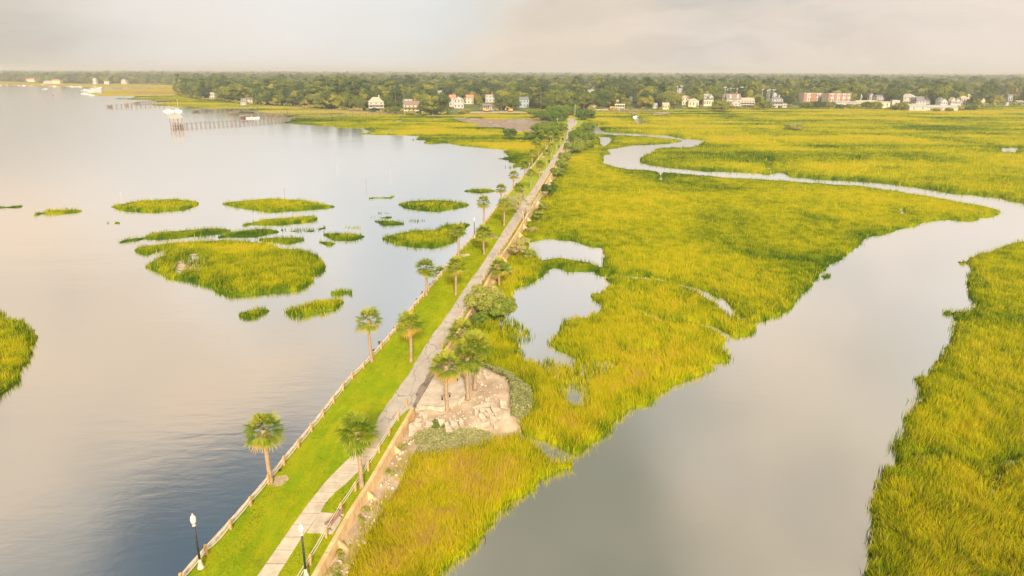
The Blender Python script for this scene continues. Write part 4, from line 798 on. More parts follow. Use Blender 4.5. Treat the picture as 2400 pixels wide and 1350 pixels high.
# weedy edges of the road
def edge_weeds(Pl, n, wd, label, tb, seed):
    rr_ = np.random.default_rng(seed); Q = resample(Pl, .3); k = rr_.integers(0, len(Q), n); q = Q[k]+rr_.normal(0, wd, (n, 2)); keep = fbm(q[:, 0]*.5, q[:, 1]*.5, 6) > .46; q = q[keep]; k = len(q); p = np.stack([q[:, 0], q[:, 1], Z+rr_.uniform(.02, .28, k)], 1)
    nr = rand_unit(rr_, k); t1 = np.cross(nr, rand_unit(rr_, k)); t2 = np.cross(nr, t1); s = .055*rr_.uniform(.5, 1.5, k)[:, None]; V = np.stack([p+t1*s, p-t1*s+t2*s, p-t2*s], 1).reshape(-1, 3)
    tag(link('weeds', mesh_np('weeds', V, np.arange(3*k).reshape(-1, 3), {'tint': np.repeat(tb+rr_.normal(0, .15, k), 3)}), M_bush), label, 'weeds', None, 'stuff')
edge_weeds(path_sub(offset(WE, .75), 80, 320), 22000, .22, 'dry weeds between the road and the far retaining wall', .72, 4)
# short grass blades of the lawn
def lawn_blades(N=150000):
    rr_ = np.random.default_rng(9); y = 30+rr_.uniform(0, 1, N)**1.8*150; u = rr_.uniform(0, 1, N); L = np.interp(y, LE[:, 1], LE[:, 0])-.2; Rw = np.interp(y, WE[:, 1], WE[:, 0])-.45; x = L+(Rw-L)*u; P = np.stack([x, y], 1)
    bad = np.zeros(N, bool)
    for poly in (W(wl)+W(wr)[::-1], RL+RRr[::-1], W([(751, 1201), (719, 1249), (780, 1252), (807, 1206)]), W([(961, 975), (980, 916), (1011, 864), (1040, 850), (1110, 880), (1100, 930), (1036, 960)]), W([(1078, 597), (1098, 594), (1102, 599), (1085, 603)])): bad |= sdf(P, poly) > -.04
    P = P[~bad]; k = len(P); y = P[:, 1]; h = (.03+.06*fbm(P[:, 0]*1.3, y*.8, 3, 3))*rr_.uniform(.7, 1.4, k)*np.clip(y/60, 1, 2.); a = rr_.uniform(0, 6.28, k); w_ = .03*np.clip(y/60, 1, 2.5); ux, uy = np.cos(a)*w_, np.sin(a)*w_; z0 = np.full(k, Z-.01)
    V = np.stack([np.stack([P[:, 0]-ux, y-uy, z0], 1), np.stack([P[:, 0]+ux, y+uy, z0], 1), np.stack([P[:, 0]+rr_.normal(0, .03, k), y+rr_.normal(0, .03, k), Z+h], 1)], 1).reshape(-1, 3)
    T = .37+.28*(fbm(P[:, 0]*.5, y*.22, 31)-.5)+.24*(fbm(P[:, 0]*2.5, y*2, 37)-.5)+rr_.normal(0, .04, k)
    tag(link('lawn_grass', mesh_np('lawn_grass', V, np.arange(3*k).reshape(-1, 3), {'tint': np.repeat(T, 3)}), M_grass), 'mown bright green grass on the causeway', 'grass', None, 'stuff')
lawn_blades()

# bare pale tree leaning over the road
def bare_tree():
    p = at(1229, 516, Z); t = thing('bare_tree', 'pale-barked half-bare tree standing at the edge of the road', 'tree', p); rr_ = random.Random(4); m = MB(); ends = []
    def br(a, d, L, r0, lv):
        pts = [a]; q = a
        for k in range(3):
            d = (d+Vector((rr_.uniform(-.18, .18), rr_.uniform(-.18, .18), rr_.uniform(-.05, .12)))).normalized(); q = q+d*L/3; pts.append(q)
        m.tube(pts, [r0, r0*.86, r0*.74, r0*.6], 6)
        if lv == 0: ends.append(q); return
        for k in range(3 if lv > 1 else 2):
            dd = (d+Vector((rr_.uniform(-.9, .9), rr_.uniform(-.8, .8), rr_.uniform(-.25, .5)))).normalized(); br(q, dd, L*rr_.uniform(.62, .85), r0*.58, lv-1)
        if lv < 3: ends.append(q)
    for dd in ((-.45, 0, 1), (.35, .1, 1), (-.1, -.3, 1), (.1, .3, 1)): br(Vector((dd[0]*.3, dd[1]*.3, -.1)), Vector(dd).normalized(), 2.6, .13, 3)
    m.build('trunk', M_palebark, t, True); Vs = []; Fs = []; Ts = []; b = 0
    for i, e in enumerate(ends):
        if rr_.random() < .25 or (e.x > 1.2 and rr_.random() < .6): continue
        V, Fc, T = leaf_cloud(400+i, .65, -.3, .35, 3, 60, .10, .70, core=0); Vs.append(V+np.array(e)); Fs.append(Fc+b); Ts.append(T); b += len(V)
    link('foliage', mesh_np('foliage', np.concatenate(Vs), np.concatenate(Fs), {'tint': np.concatenate(Ts)}), M_sage, t)
bare_tree()

# ------------------------------------------------------------------ broken slabs and rubble
SL = [([(990, 790), (1150, 755), (1152, 780), (1030, 812)], 'longest broken concrete slab at the top of the heap'), ([(1060, 815), (1120, 805), (1100, 842), (1060, 840)], ''), ([(1150, 770), (1190, 770), (1270, 850), (1260, 885), (1210, 880), (1170, 830)], 'biggest tilted concrete slab at the right of the heap'),
      ([(1240, 730), (1300, 740), (1315, 800), (1250, 790)], 'square slab at the far right edge of the bank'), ([(1040, 880), (1075, 850), (1120, 905), (1090, 925)], 'pointed slab in front of the longest one'), ([(1115, 820), (1150, 815), (1170, 850), (1140, 860)], ''), ([(1090, 850), (1120, 845), (1145, 875), (1125, 890)], ''),
      ([(1145, 880), (1175, 865), (1190, 890), (1165, 910)], ''), ([(1180, 885), (1205, 885), (1220, 915), (1190, 920)], ''), ([(1140, 920), (1175, 915), (1195, 950), (1165, 960)], ''), ([(1180, 965), (1225, 970), (1230, 995), (1190, 990)], ''), ([(1070, 955), (1150, 960), (1140, 990), (1070, 985)], 'flat slab at the bottom right of the heap'),
      ([(480, 900), (540, 910), (525, 945), (465, 940)], ''), ([(414, 965), (460, 945), (500, 1000), (470, 1030), (420, 1035)], 'large slab nearest the corner of the retaining wall'), ([(465, 945), (530, 950), (540, 980), (500, 995)], ''), ([(580, 915), (640, 940), (620, 970), (565, 970)], 'upright slab left of the green patch'),
      ([(675, 910), (740, 910), (735, 930), (700, 960)], ''), ([(790, 920), (830, 910), (870, 965), (845, 1000), (800, 960)], 'upright slab in the middle of the heap'), ([(745, 965), (790, 960), (815, 1000), (760, 1005)], ''), ([(540, 870), (590, 865), (590, 890), (550, 900)], ''), ([(470, 800), (515, 805), (510, 825), (475, 825)], ''),
      ([(835, 750), (885, 765), (870, 775)], ''), ([(1100, 715), (1155, 735), (1150, 745), (1110, 735)], ''), ([(1100, 510), (1165, 530), (1150, 545), (1110, 530)], ''), ([(1090, 465), (1120, 460), (1125, 490), (1095, 490)], 'rounded boulder at the back of the bank'), ([(870, 900), (900, 905), (915, 945), (880, 950)], ''), ([(1010, 820), (1040, 815), (1050, 855), (1015, 860)], ''),
      ([(740, 945), (775, 935), (785, 960), (750, 965)], ''), ([(510, 835), (555, 840), (545, 855), (520, 850)], '')]
for k, (pp, lab) in enumerate(SL):
    q = q7(pp); wz = at(*np.mean(q, 0), .9); z = bank_z(wz[0], wz[1])
    w_ = at([a for a, b in q], [b for a, b in q], max(z, .3)+.12)[:, :2]; c = w_.mean(0); z = bank_z(c[0], c[1]); bm = bmesh.new()
    vs = [bm.verts.new((p[0]-c[0], p[1]-c[1], .0)) for p in w_]; f = bm.faces.new(vs); bm.normal_update()
    if f.normal.z < 0: f.normal_flip()
    bmesh.ops.subdivide_edges(bm, edges=bm.edges[:], cuts=2)
    for v in bm.verts: v.co.x += random.uniform(-.05, .05); v.co.y += random.uniform(-.05, .05)
    e = bmesh.ops.extrude_face_region(bm, geom=bm.faces[:]); up = [g for g in e['geom'] if isinstance(g, bmesh.types.BMVert)]; bmesh.ops.translate(bm, verts=up, vec=(0, 0, random.uniform(.22, .36))); bmesh.ops.recalc_face_normals(bm, faces=bm.faces)
    try: bmesh.ops.bevel(bm, geom=[g for g in bm.edges if g.is_boundary or g.calc_face_angle(0) > .9], offset=.02, segments=1, affect='EDGES')
    except Exception: pass
    me = bpy.data.meshes.new('concrete_slab'); bm.to_mesh(me); bm.free(); o = link('concrete_slab', me, M_slab); o.location = (c[0], c[1], max(z, .1)+.02); o.rotation_euler = (R_(random.uniform(2, 14)), R_(random.uniform(-8, 8)), 0)
    tag(o, lab or 'broken pale concrete slab in the heap below the patio', 'concrete slab', 'broken concrete slabs below the patio')
V = []; Fc = []; r = np.random.default_rng(8); k = 0
for i in range(900):
    if i < 620:
        q = at(r.uniform(955, 1200), r.uniform(935, 1010), .8) if i < 480 else at(r.uniform(1085, 1190), r.uniform(870, 960), .9)
        if sdf(q[None, :2], bank)[0] < .6: continue
        z = bank_z(q[0], q[1]); s = .05+.12*r.random()**3
    else: yy = r.uniform(30, 62); q = (we_x(yy)+r.uniform(.3, 1.7), yy); z = .71; s = .04+.16*r.random()**3
    d_ = ICO[0]*(s*r.uniform(.6, 1.3, 3))*(1+.25*r.normal(size=(len(ICO[0]), 1))); V.append(d_+[q[0], q[1], z+s*.2]); Fc.append(ICO[1]+k); k += len(ICO[0])
tag(link('rubble', mesh_np('rubble', np.concatenate(V), np.concatenate(Fc)), M_slab), 'small concrete crumbs scattered on the sandy bank and wall footing', 'rubble', None, 'stuff')
#NEXT2
# ------------------------------------------------------------------ houses
BOXES = []                               # photo boxes that stay clear of nearer trees: x0, x1, lowest visible y, distance
def house(x0, x1, yt, ye, yb, label, wall=None, roof=None, kind='gable', stilts=0., depth=.8, rot=0., storeys=2, nwin=3, chimney=0, porch=False, name='house', cat='house', vis=None, stairs=False, group='houses along the far shore', dormers=0, panels=None):
    wall = wall or M_white; roof = roof or M_rgrey
    P = at((x0+x1)/2, yb, LZ); D = float((P-np.array([0, 0, CH]))@F_); sc = 1600/D; w_ = (x1-x0)/sc; he = max((yb-ye)/sc, 2.4); hr = max((ye-yt)/sc, .4); dp = w_*depth
    BOXES.append((x0-1, x1+1, (vis or yb), P[1], sc))
    t = thing(name, label, cat, P, -math.atan2(P[0], P[1])*.0+rot, group); st = stilts*he
    MB().box(-w_/2, w_/2, 0, dp, st-.05 if st else -1, he).build('wall', wall, t)
    if st:
        for sx in np.linspace(-w_/2+.3, w_/2-.3, max(3, int(w_/4))):
            for sy in (.3, dp-.3): MB().box(sx-.22, sx+.22, sy-.22, sy+.22, -1, st-.05).build('stilt', M_brick if wall is M_white else M_post, t)
    rm = MB(); o_ = .5
    if kind == 'gable':                  # ridge runs across the view
        y0, y1 = -o_, dp+o_; ym = (y0+y1)/2; X0, X1 = -w_/2-.3, w_/2+.3
        rm.add([(X0, y0, he-.1), (X1, y0, he-.1), (X1, ym, he+hr), (X0, ym, he+hr), (X0, y1, he-.1), (X1, y1, he-.1)], [(0, 1, 2, 3), (3, 2, 5, 4), (0, 3, 4), (1, 5, 2), (0, 4, 5, 1)])
        ga = MB().add([(-w_/2-.01, 0, he), (-w_/2-.01, dp, he), (-w_/2-.01, dp/2, he+hr*.92)], [(0, 2, 1)]).add([(w_/2+.01, 0, he), (w_/2+.01, dp, he), (w_/2+.01, dp/2, he+hr*.92)], [(0, 1, 2)])
    elif kind == 'front':                # gable end faces the water
        X0, X1 = -w_/2-.4, w_/2+.4; y0, y1 = -.5, dp+.5
        rm.add([(X0, y0, he-.15), (0, y0, he+hr), (X1, y0, he-.15), (X0, y1, he-.15), (0, y1, he+hr), (X1, y1, he-.15)], [(0, 1, 4, 3), (1, 2, 5, 4), (0, 3, 5, 2)])
        MB().add([(-w_/2, -.02, he), (w_/2, -.02, he), (0, -.02, he+hr*.93)], [(0, 1, 2)]).build('gable', wall, t)
    elif kind == 'hip':
        X0, X1, y0, y1 = -w_/2-.5, w_/2+.5, -.5, dp+.5; ym = (y0+y1)/2; i = min((X1-X0)*.32, (y1-y0)*.5)
        rm.add([(X0, y0, he-.1), (X1, y0, he-.1), (X1, y1, he-.1), (X0, y1, he-.1), (X0+i, ym, he+hr), (X1-i, ym, he+hr)], [(0, 1, 5, 4), (1, 2, 5), (2, 3, 4, 5), (3, 0, 4), (3, 2, 1, 0)])
    else: rm.box(-w_/2-.1, w_/2+.1, -.1, dp+.1, he, he+.35)
    rf = rm.build('roof', roof, t)
    for c in range(chimney):
        cx = (-.28 if c else .22)*w_; MB().box(cx-.55, cx+.55, dp*.42, dp*.42+1., he, he+hr+1.5).box(cx-.65, cx+.65, dp*.42-.1, dp*.42+1.1, he+hr+1.5, he+hr+1.8).build('chimney', M_brick if roof in (M_rred, M_rbrown) else M_white, rf)
    for c in range(dormers):
        cx = w_*(-.25+.5*c/max(1, dormers-1)); MB().box(cx-.9, cx+.9, .5, 3, he+hr*.2, he+hr*.6).add([(cx-1.1, .3, he+hr*.6), (cx+1.1, .3, he+hr*.6), (cx, .3, he+hr*.95), (cx-1.1, 3, he+hr*.6), (cx+1.1, 3, he+hr*.6), (cx, 3, he+hr*.95)], [(0, 1, 2), (0, 2, 5, 3), (2, 1, 4, 5)]).build('dormer', wall, rf)
    hs = (he-st)/storeys
    if panels:
        for (a, b) in panels: MB().box(-w_/2+w_*a, -w_/2+w_*b, -.15, .2, st+.02, he-.02).build('brick_panel', M_brick, t)
    for s_ in range(storeys):
        for k in range(nwin):
            cx = -w_/2+w_*(k+.5)/nwin; z = st+hs*(s_+.55)
            if panels and any(a < (k+.5)/nwin < b for a, b in panels): continue
            f = MB().box(cx-.62, cx+.62, -.10, -.0+.02, z-hs*.26, z+hs*.26).build('window', M_white if wall is not M_white else M_greyw, t); MB().box(cx-.48, cx+.48, -.13, -.09, z-hs*.22, z+hs*.22).build('pane', M_glass, f)
    if porch:
        m = MB().box(-w_/2, w_/2, -2.6, -.02, st+hs-.25, st+hs); 
        m.add([(-w_/2-.3, -3, st+hs), (w_/2+.3, -3, st+hs), (w_/2+.3, -.03, st+hs+.9), (-w_/2-.3, -.03, st+hs+.9)], [(0, 1, 2, 3)]); m.build('porch_roof', roof, t)
        MB().box(-w_/2, w_/2, -2.6, -.16, st-.2, st).box(-w_/2, w_/2, -2.6, -2.5, st+.75, st+.9).build('porch_deck', wall, t)
        for k in range(5): cx = -w_/2+.2+(w_-.4)*k/4; MB().box(cx-.12, cx+.12, -2.55, -2.3, -.8, st+hs-.25).build('porch_post', wall, t)
    if stairs:
        m = MB(); n = 9; top = max(st, 2.4)
        for k in range(n): m.box(-w_*.1-k*.45, -w_*.1-k*.45+.5, -3.9, -2.7, 0, top*(1-k/n))
        m.build('stairs', wall, t)
    return t
house(865, 900, 229, 240, 259, 'tall cream-white house with a pale hipped roof behind shrubs, left of the brown-roofed one', M_white, M_rtan, 'hip', .30, .7, .25, 2, 3, 1, True, stairs=True)
house(947, 983, 238, 247, 267, 'yellow-tan house with brown roof and broad porch at the marsh edge', M_cream, M_rbrown, 'gable', .35, .7, .12, 2, 4, 1, True, stairs=True)
house(944, 972, 229, 234, 248, 'white house with a flat pale roof, behind the brown-roofed one', M_white, M_rwhite, 'flat', 0, .7, 0, 2, 3, vis=240)
house(1021, 1036, 213, 216, 228, 'pale grey roof alone in the treetops above the brown-roofed house', M_greyw, M_rwhite, 'gable', 0, .7, 0, 1, 2, vis=218)
house(1064, 1087, 227, 233, 254, 'big white house with a chimney and red roof end, half hidden by oaks', M_white, M_rwhite, 'front', 0, .8, .1, 2, 3, 0, vis=246)
house(1053, 1068, 223, 230, 250, 'red-roofed wing with a brick chimney beside the big white house', M_white, M_rred, 'gable', 0, .7, 0, 2, 2, 1, vis=233)
house(1088, 1110, 223, 229, 244, 'house with a low red-brown roof and chimney over the oaks', M_cream, M_rred, 'gable', 0, .7, 0, 2, 3, 1, vis=231)
house(1138, 1160, 219, 223, 240, 'white house with orange roof edge and chimney high among the trees', M_white, M_rred, 'flat', 0, .7, .1, 2, 3, 1, vis=229)
house(1132, 1153, 244, 248, 262, 'small white cottage under the oaks behind the yellow excavator', M_white, M_rgrey, 'gable', .35, .8, 0, 1, 4, 0, True)
house(1217, 1240, 228, 234, 252, 'grey-blue house with dark roof at the left of the causeway end', M_blue, M_rgrey, 'gable', 0, .8, .3, 2, 3, vis=243)
house(1388, 1394, 248, 250, 258, 'small square white outbuilding at the left end of the low garden wall', M_white, M_rwhite, 'flat', 0, 1, 0, 1, 1)
house(1430, 1441, 251, 253, 258, 'low bright yellow shed left of the white house with the curved stairs', M_yellow, M_yellow, 'gable', 0, 1, 0, 1, 1, name='shed', cat='shed')
house(1441, 1463, 243, 246, 258, 'white house with an arched double staircase on the marsh edge, near the flag', M_white, M_cream, 'flat', .4, .6, 0, 1, 4, 0, True, stairs=True)
house(1373, 1393, 211, 214, 226, 'low white roofs far back in the woods above the causeway end', M_white, M_rwhite, 'gable', 0, .7, 0, 1, 3, 1, vis=217)
house(1584, 1602, 208, 211, 224, 'long pale building in the woods beneath the left field lights', M_white, M_rwhite, 'gable', 0, .7, 0, 1, 4, vis=213)
house(1473, 1484, 225, 230, 243, 'dark grey roof poking out between oaks', M_greyw, M_rgrey, 'gable', 0, .7, .3, 2, 2, 0, vis=230)
house(1530, 1540, 242, 246, 254, 'small pale green house at the wood edge', M_greyw, M_rwhite, 'gable', 0, 1, 0, 1, 2, vis=250)
house(1553, 1568, 241, 245, 256, 'tan cottage partly behind oak branches at the wood edge', M_cream, M_rtan, 'gable', 0, .8, 0, 1, 3, vis=251)
house(1598, 1619, 225, 229, 246, 'house with a low orange-tan roof left of the tall white gable', M_cream, M_rtan, 'hip', 0, .7, 0, 2, 3, 0, vis=233)
house(1613, 1637, 232, 237, 251, 'tan hip-roofed house in front of the orange-tan roof', M_cream, M_rtan, 'hip', 0, .7, 0, 1, 3, vis=243)
house(1660, 1671, 222, 228, 248, 'tall narrow white gabled house among trees', M_white, M_rwhite, 'front', 0, 1.2, .2, 3, 2, vis=232)
house(1648, 1662, 220, 222, 246, 'white flat-topped house attached left of the tall narrow gable', M_white, M_rwhite, 'flat', 0, .8, 0, 3, 2, vis=226)
house(1649, 1671, 231, 234, 249, 'low house with dark blue-grey roof in front of the narrow white gable', M_cream, M_rgrey, 'gable', 0, .8, 0, 1, 4, 1, vis=238)
house(1692, 1711, 218, 223, 238, 'red and white flat building behind the big brown roof', M_brick, M_rwhite, 'flat', 0, .7, 0, 1, 3, vis=227)
house(1702, 1735, 221, 234, 251, 'large steep brown roof with dormers behind the white stilt house', M_greyw, M_rbrown, 'gable', .3, .6, 0, 1, 4, 1, dormers=2)
house(1711, 1737, 236, 243, 253, 'left gabled wing of the white stilt house', M_white, M_rtan, 'front', .42, .8, 0, 1, 3)
house(1729, 1767, 230, 236, 251, 'wide white two-storey house on brick stilts at the marsh edge', M_white, M_rtan, 'gable', .34, .5, 0, 2, 6, 0, True)
house(1808, 1833, 228, 233, 253, 'tall white house with dark roof and outside stairs alone at the marsh edge', M_white, M_rgrey, 'hip', .3, .7, 0, 2, 4, 1, True, stairs=True)
house(1831, 1844, 243, 244, 253, 'low white flat-roofed garage right of the tall white house', M_white, M_rwhite, 'flat', .1, .7, 0, 1, 3)
house(1880, 1929, 219, 220, 247, 'left brick and white three-storey apartment block with a flat roof', M_white, M_rwhite, 'flat', 0, .5, .10, 3, 10, group='apartment blocks behind the marsh', panels=[(0, .16), (.36, .64), (.86, 1)], name='apartment_block', cat='apartment block', vis=234)
house(1937, 1993, 220, 221, 249, 'right brick and white three-storey apartment block with white garage in front', M_white, M_rwhite, 'flat', 0, .5, .10, 3, 12, group='apartment blocks behind the marsh', panels=[(0, .10), (.25, .38), (.52, .62), (.76, .84), (.96, 1)], name='apartment_block', cat='apartment block', vis=237)
house(1956, 2010, 238, 241, 253, 'low pale warehouse left of the shore palms', M_white, M_rwhite, 'gable', 0, .4, 0, 1, 2, name='warehouse', cat='warehouse', group='low pale warehouses', vis=246)
house(2008, 2058, 236, 241, 253, 'long low warehouse with grey rusted roof in the middle', M_greyw, M_rtan, 'gable', 0, .5, 0, 1, 2, name='warehouse', cat='warehouse', group='low pale warehouses', vis=244)
house(2058, 2085, 238, 240, 253, 'cream warehouse between the tree clumps', M_cream, M_rwhite, 'gable', 0, .5, 0, 1, 2, name='warehouse', cat='warehouse', group='low pale warehouses', vis=248)
house(2089, 2107, 235, 236, 253, 'tall square white warehouse block', M_white, M_rwhite, 'flat', 0, .6, 0, 1, 1, name='warehouse', cat='warehouse', group='low pale warehouses', vis=247)
house(2131, 2172, 244, 250, 259, 'long white warehouse at the edge of the marsh, left half of the pair', M_white, M_rwhite, 'gable', 0, .7, 0, 1, 2, name='warehouse', cat='warehouse', group='low pale warehouses')
house(2168, 2245, 247, 252, 259, 'longest low white warehouse at the marsh edge, farthest right', M_white, M_rwhite, 'gable', 0, .35, 0, 1, 3, name='warehouse', cat='warehouse', group='low pale warehouses')
for (x0, x1, yt, ye, yb, lab, wl_, rf_, kd, vs_) in [
    (2114, 2147, 221, 228, 244, 'big white house with shallow pale roof above the warehouses', M_white, M_rwhite, 'hip', 234), (2147, 2165, 227, 237, 250, 'dark-roofed house between two white gables', M_greyw, M_rgrey, 'gable', 241), (2163, 2178, 227, 236, 250, 'sharp white gable house beside the dark roof', M_white, M_rgrey, 'front', 240),
    (2197, 2209, 229, 236, 252, 'grey gabled house, left of a close pair', M_greyw, M_rgrey, 'front', 240), (2203, 2219, 232, 239, 253, 'grey house with triangular white-framed porch gable', M_greyw, M_rwhite, 'front', 243), (2226, 2238, 229, 237, 253, 'white gabled house with a tan roof, left of its twin', M_white, M_rtan, 'front', 243),
    (2237, 2249, 231, 238, 253, 'white gabled house with a tan roof, right of its twin', M_white, M_rtan, 'front', 243), (2249, 2267, 226, 231, 249, 'wide grey-roofed house behind the white twin gables', M_white, M_rtan, 'hip', 234), (2256, 2264, 217, 220, 230, 'little white roof in the woods above the twin gables', M_white, M_rgrey, 'front', 221),
    (2276, 2289, 218, 219, 228, 'bright orange-edged flat roof in the woods at the right', M_white, M_rtan, 'flat', 221), (2265, 2273, 220, 223, 232, 'small pale gable below the orange-edged roof', M_cream, M_rtan, 'front', 225), (2298, 2307, 230, 236, 247, 'grey-green gabled house between oaks', M_cream, M_rgrey, 'front', 240),
    (2334, 2342, 217, 220, 230, 'small white house far in the woods near the right edge', M_white, M_rtan, 'front', 222), (2348, 2356, 215, 217, 226, 'tiny pale roof far in the woods near the right edge', M_white, M_rtan, 'gable', 218), (2362, 2372, 222, 226, 238, 'blue-grey roof near the right edge', M_greyw, M_rgrey, 'gable', 228),
    (2385, 2398, 213, 217, 228, 'pale roofs at the far right edge of the woods', M_white, M_rgrey, 'gable', 220), (2382, 2398, 236, 238, 246, 'white house with low roof at the right edge of the marsh', M_white, M_rwhite, 'gable', 243), (2357, 2364, 240, 241, 247, 'tiny white shed at the right marsh edge', M_white, M_rwhite, 'flat', 244),
    (2012, 2020, 220, 226, 240, 'slanted white wall end beside the right apartment block', M_white, M_rgrey, 'front', 229), (2036, 2046, 219, 224, 238, 'small white gable peeking over the warehouses', M_white, M_rgrey, 'front', 227), (2052, 2072, 223, 226, 240, 'scattered low pale roofs behind the warehouses', M_white, M_rgrey, 'gable', 229),
    (1927, 1935, 223, 228, 243, 'white gable between the two apartment blocks', M_white, M_rtan, 'front', 236), (1774, 1778, 216, 220, 232, 'small dark and white house below the field lights', M_white, M_rgrey, 'front', 223), (1810, 1820, 217, 221, 234, 'grey sloping roof behind the tall white house', M_greyw, M_rgrey, 'front', 226), (1851, 1857, 219, 222, 232, 'tiny white shed in front of the dark wood left of the apartments', M_white, M_rgrey, 'front', 225),
    (491, 506, 217, 221, 232, 'small pale house with a brown roof in the left woods', M_greyw, M_rtan, 'gable', 229), (566, 592, 230, 233, 242, 'pale waterside house showing through the left woods', M_white, M_rgrey, 'gable', 236), (564, 577, 240, 242, 246, 'low grey boat shed at the foot of the left woods', M_greyw, M_rwhite, 'gable', 246),
    (57, 85, 183, 186, 192, 'orange-tan roofed houses at the far left shore', M_cream, M_rred, 'hip', 189), (103, 121, 188, 190, 196, 'left of two pale villas on the farthest shore', M_white, M_rgrey, 'hip', 194), (121, 140, 186, 189, 196, 'right of two pale villas on the farthest shore', M_cream, M_rred, 'hip', 193),
    (218, 226, 183, 187, 197, 'tall grey house on the farthest shore', M_greyw, M_rwhite, 'hip', 197), (245, 255, 190, 192, 197, 'low grey house on the farthest shore', M_greyw, M_rtan, 'gable', 196), (284, 297, 185, 190, 197, 'white gabled house on the farthest shore, closest to the woods', M_white, M_rgrey, 'front', 195)]:
    small = (x1-x0) < 12
    house(x0, x1, yt, ye, yb, lab, wl_, rf_, kd, 0, .8, random.uniform(-.2, .3), 1 if small else 2, 2 if small else 3, 0, vis=vs_)
t = thing('garden_wall', 'low white garden wall running right from the small outbuilding', 'wall', at(1408, 258, LZ)); MB().box(-6.5, 6.5, 0, .4, -.5, 1.1).build('wall_face', M_white, t)
BOXES.append((1388, 1423, 258, 660, 2.2))
def plain(name, mb, m, label, cat, loc, group=None, rz=0):
    o = mb.build(name, m); o.location = loc; o.rotation_euler.z = rz; return tag(o, label, cat, group)
# skyline pieces far away
for (x, w_, yt, D, lab, m) in [(15, 16, 173.5, 5200, 'long pale building on the horizon at the left edge', M_cream), (158, 20, 172.3, 5600, 'pale flat building on the horizon above the villas', M_cream), (215, 14, 173.6, 5600, 'low pale building on the horizon right of the flat one', M_cream)]:
    px = at(x, 300); u = np.array([px[0]/px[1], 1.]); p = u*D; zt = CH-(yt-(168+(x-1200)*.00375))/1600*D*1.0; ww = w_/1600*D
    t = thing('distant_building', lab, 'building', (p[0], p[1], 0)); MB().box(-ww/2, ww/2, 0, 40, 0, max(zt, 14)).build('wall', m, t)
def tower():
    D = 4200; p = at(645, 300); u = p[0]/p[1]; t = thing('water_tower', 'tiny white water tower standing above the left woods', 'water tower', (u*D, D, 0)); zt = CH+5/1600*D
    MB().lathe([(zt-14, 2), (zt-10, 8), (zt-5, 9.5), (zt-1, 7), (zt, 1)], 14).build('tank', M_white, t, True); MB().tube([(0, 0, 0), (0, 0, zt-13)], 1.6, 8).build('column', M_white, t)
    D = 2300; p = at(966, 300); u = p[0]/p[1]; t = thing('radio_mast', 'red and white radio mast rising just above the horizon trees', 'mast', (u*D, D, 0)); m = MB()
    for k in range(6): m.box(-.9, .9, -.9, .9, k*6, (k+1)*6, k % 2)
    m.build('mast_section', [M_red, M_white], t)
tower()
def light_pole(x, yt, two):
    D = 880+random.uniform(-40, 60); p = at(x, 300); u = p[0]/p[1]; z = CH-(yt-168-(x-1200)*.00375)/1600*D
    t = thing('field_light', 'tall floodlight pole of the sports field among the right woods', 'floodlight pole', (u*D, D, 0), 0, 'floodlight poles of the sports field'); z = z+1
    MB().tube([(0, 0, 0), (0, 0, z)], [.42, .28], 6).build('pole', M_grey, t); MB().box(-2. if two else -.9, 2. if two else .9, -.3, .3, z-.5, z+.4).build('lamp_bank', M_white, t); BOXES.append((x-.8, x+.8, yt+15, D, 1.8))
for x, yt, two in [(1581, 202, 0), (1590, 200.5, 1), (1691, 203, 1), (1697, 207, 0), (1704, 205, 0), (1711, 206, 1), (1719, 207, 0), (1729, 203, 1), (1778, 208, 0), (1789, 210, 0), (1792, 209, 0), (1795, 208, 0), (1804, 209, 1), (1822, 211, 0), (1824, 209, 0), (1889, 211, 0), (1892, 212, 0)]: light_pole(x, yt, two)
for (x, yb, yt, lab) in [(1347, 281, 246, 'tallest utility pole right of the road end'), (1323, 282, 261, 'wooden utility pole among the grey-green trees left of the road'), (1306.5, 293, 277, 'short pale pole on the mudflat side of the grove'), (1567, 249, 234, 'thin pole in front of the oaks by the right marsh')]:
    p = at(x, yb, 1.5); D = (p-np.array([0, 0, CH]))@F_; h = (yb-yt)/1600*D; t = thing('utility_pole', lab, 'utility pole', p); MB().tube([(0, 0, -.5), (0, 0, h)], [.2, .14], 7).build('pole', M_palebark, t); MB().box(-.9, .9, -.08, .08, h-.9, h-.75).build('crossarm', M_palebark, t)
p = at(1443, 256, LZ); t = thing('flagpole', 'flagpole with an orange and white flag over the white house', 'flagpole', (p[0], p[1]-3, LZ)); MB().tube([(0, 0, 0), (0, 0, 9.)], .1, 6).build('pole', M_white, t); m = MB()
for k in range(6): m.add([(k*.35, .12*math.sin(k*1.2), 7.2), ((k+1)*.35, .12*math.sin((k+1)*1.2), 7.2), ((k+1)*.35, .12*math.sin((k+1)*1.2), 8.9), (k*.35, .12*math.sin(k*1.2), 8.9)], [(0, 1, 2, 3)], k // 3)
m.build('flag', [M_orange, M_white], t); BOXES.append((1440, 1448, 246, 700, 2.2))

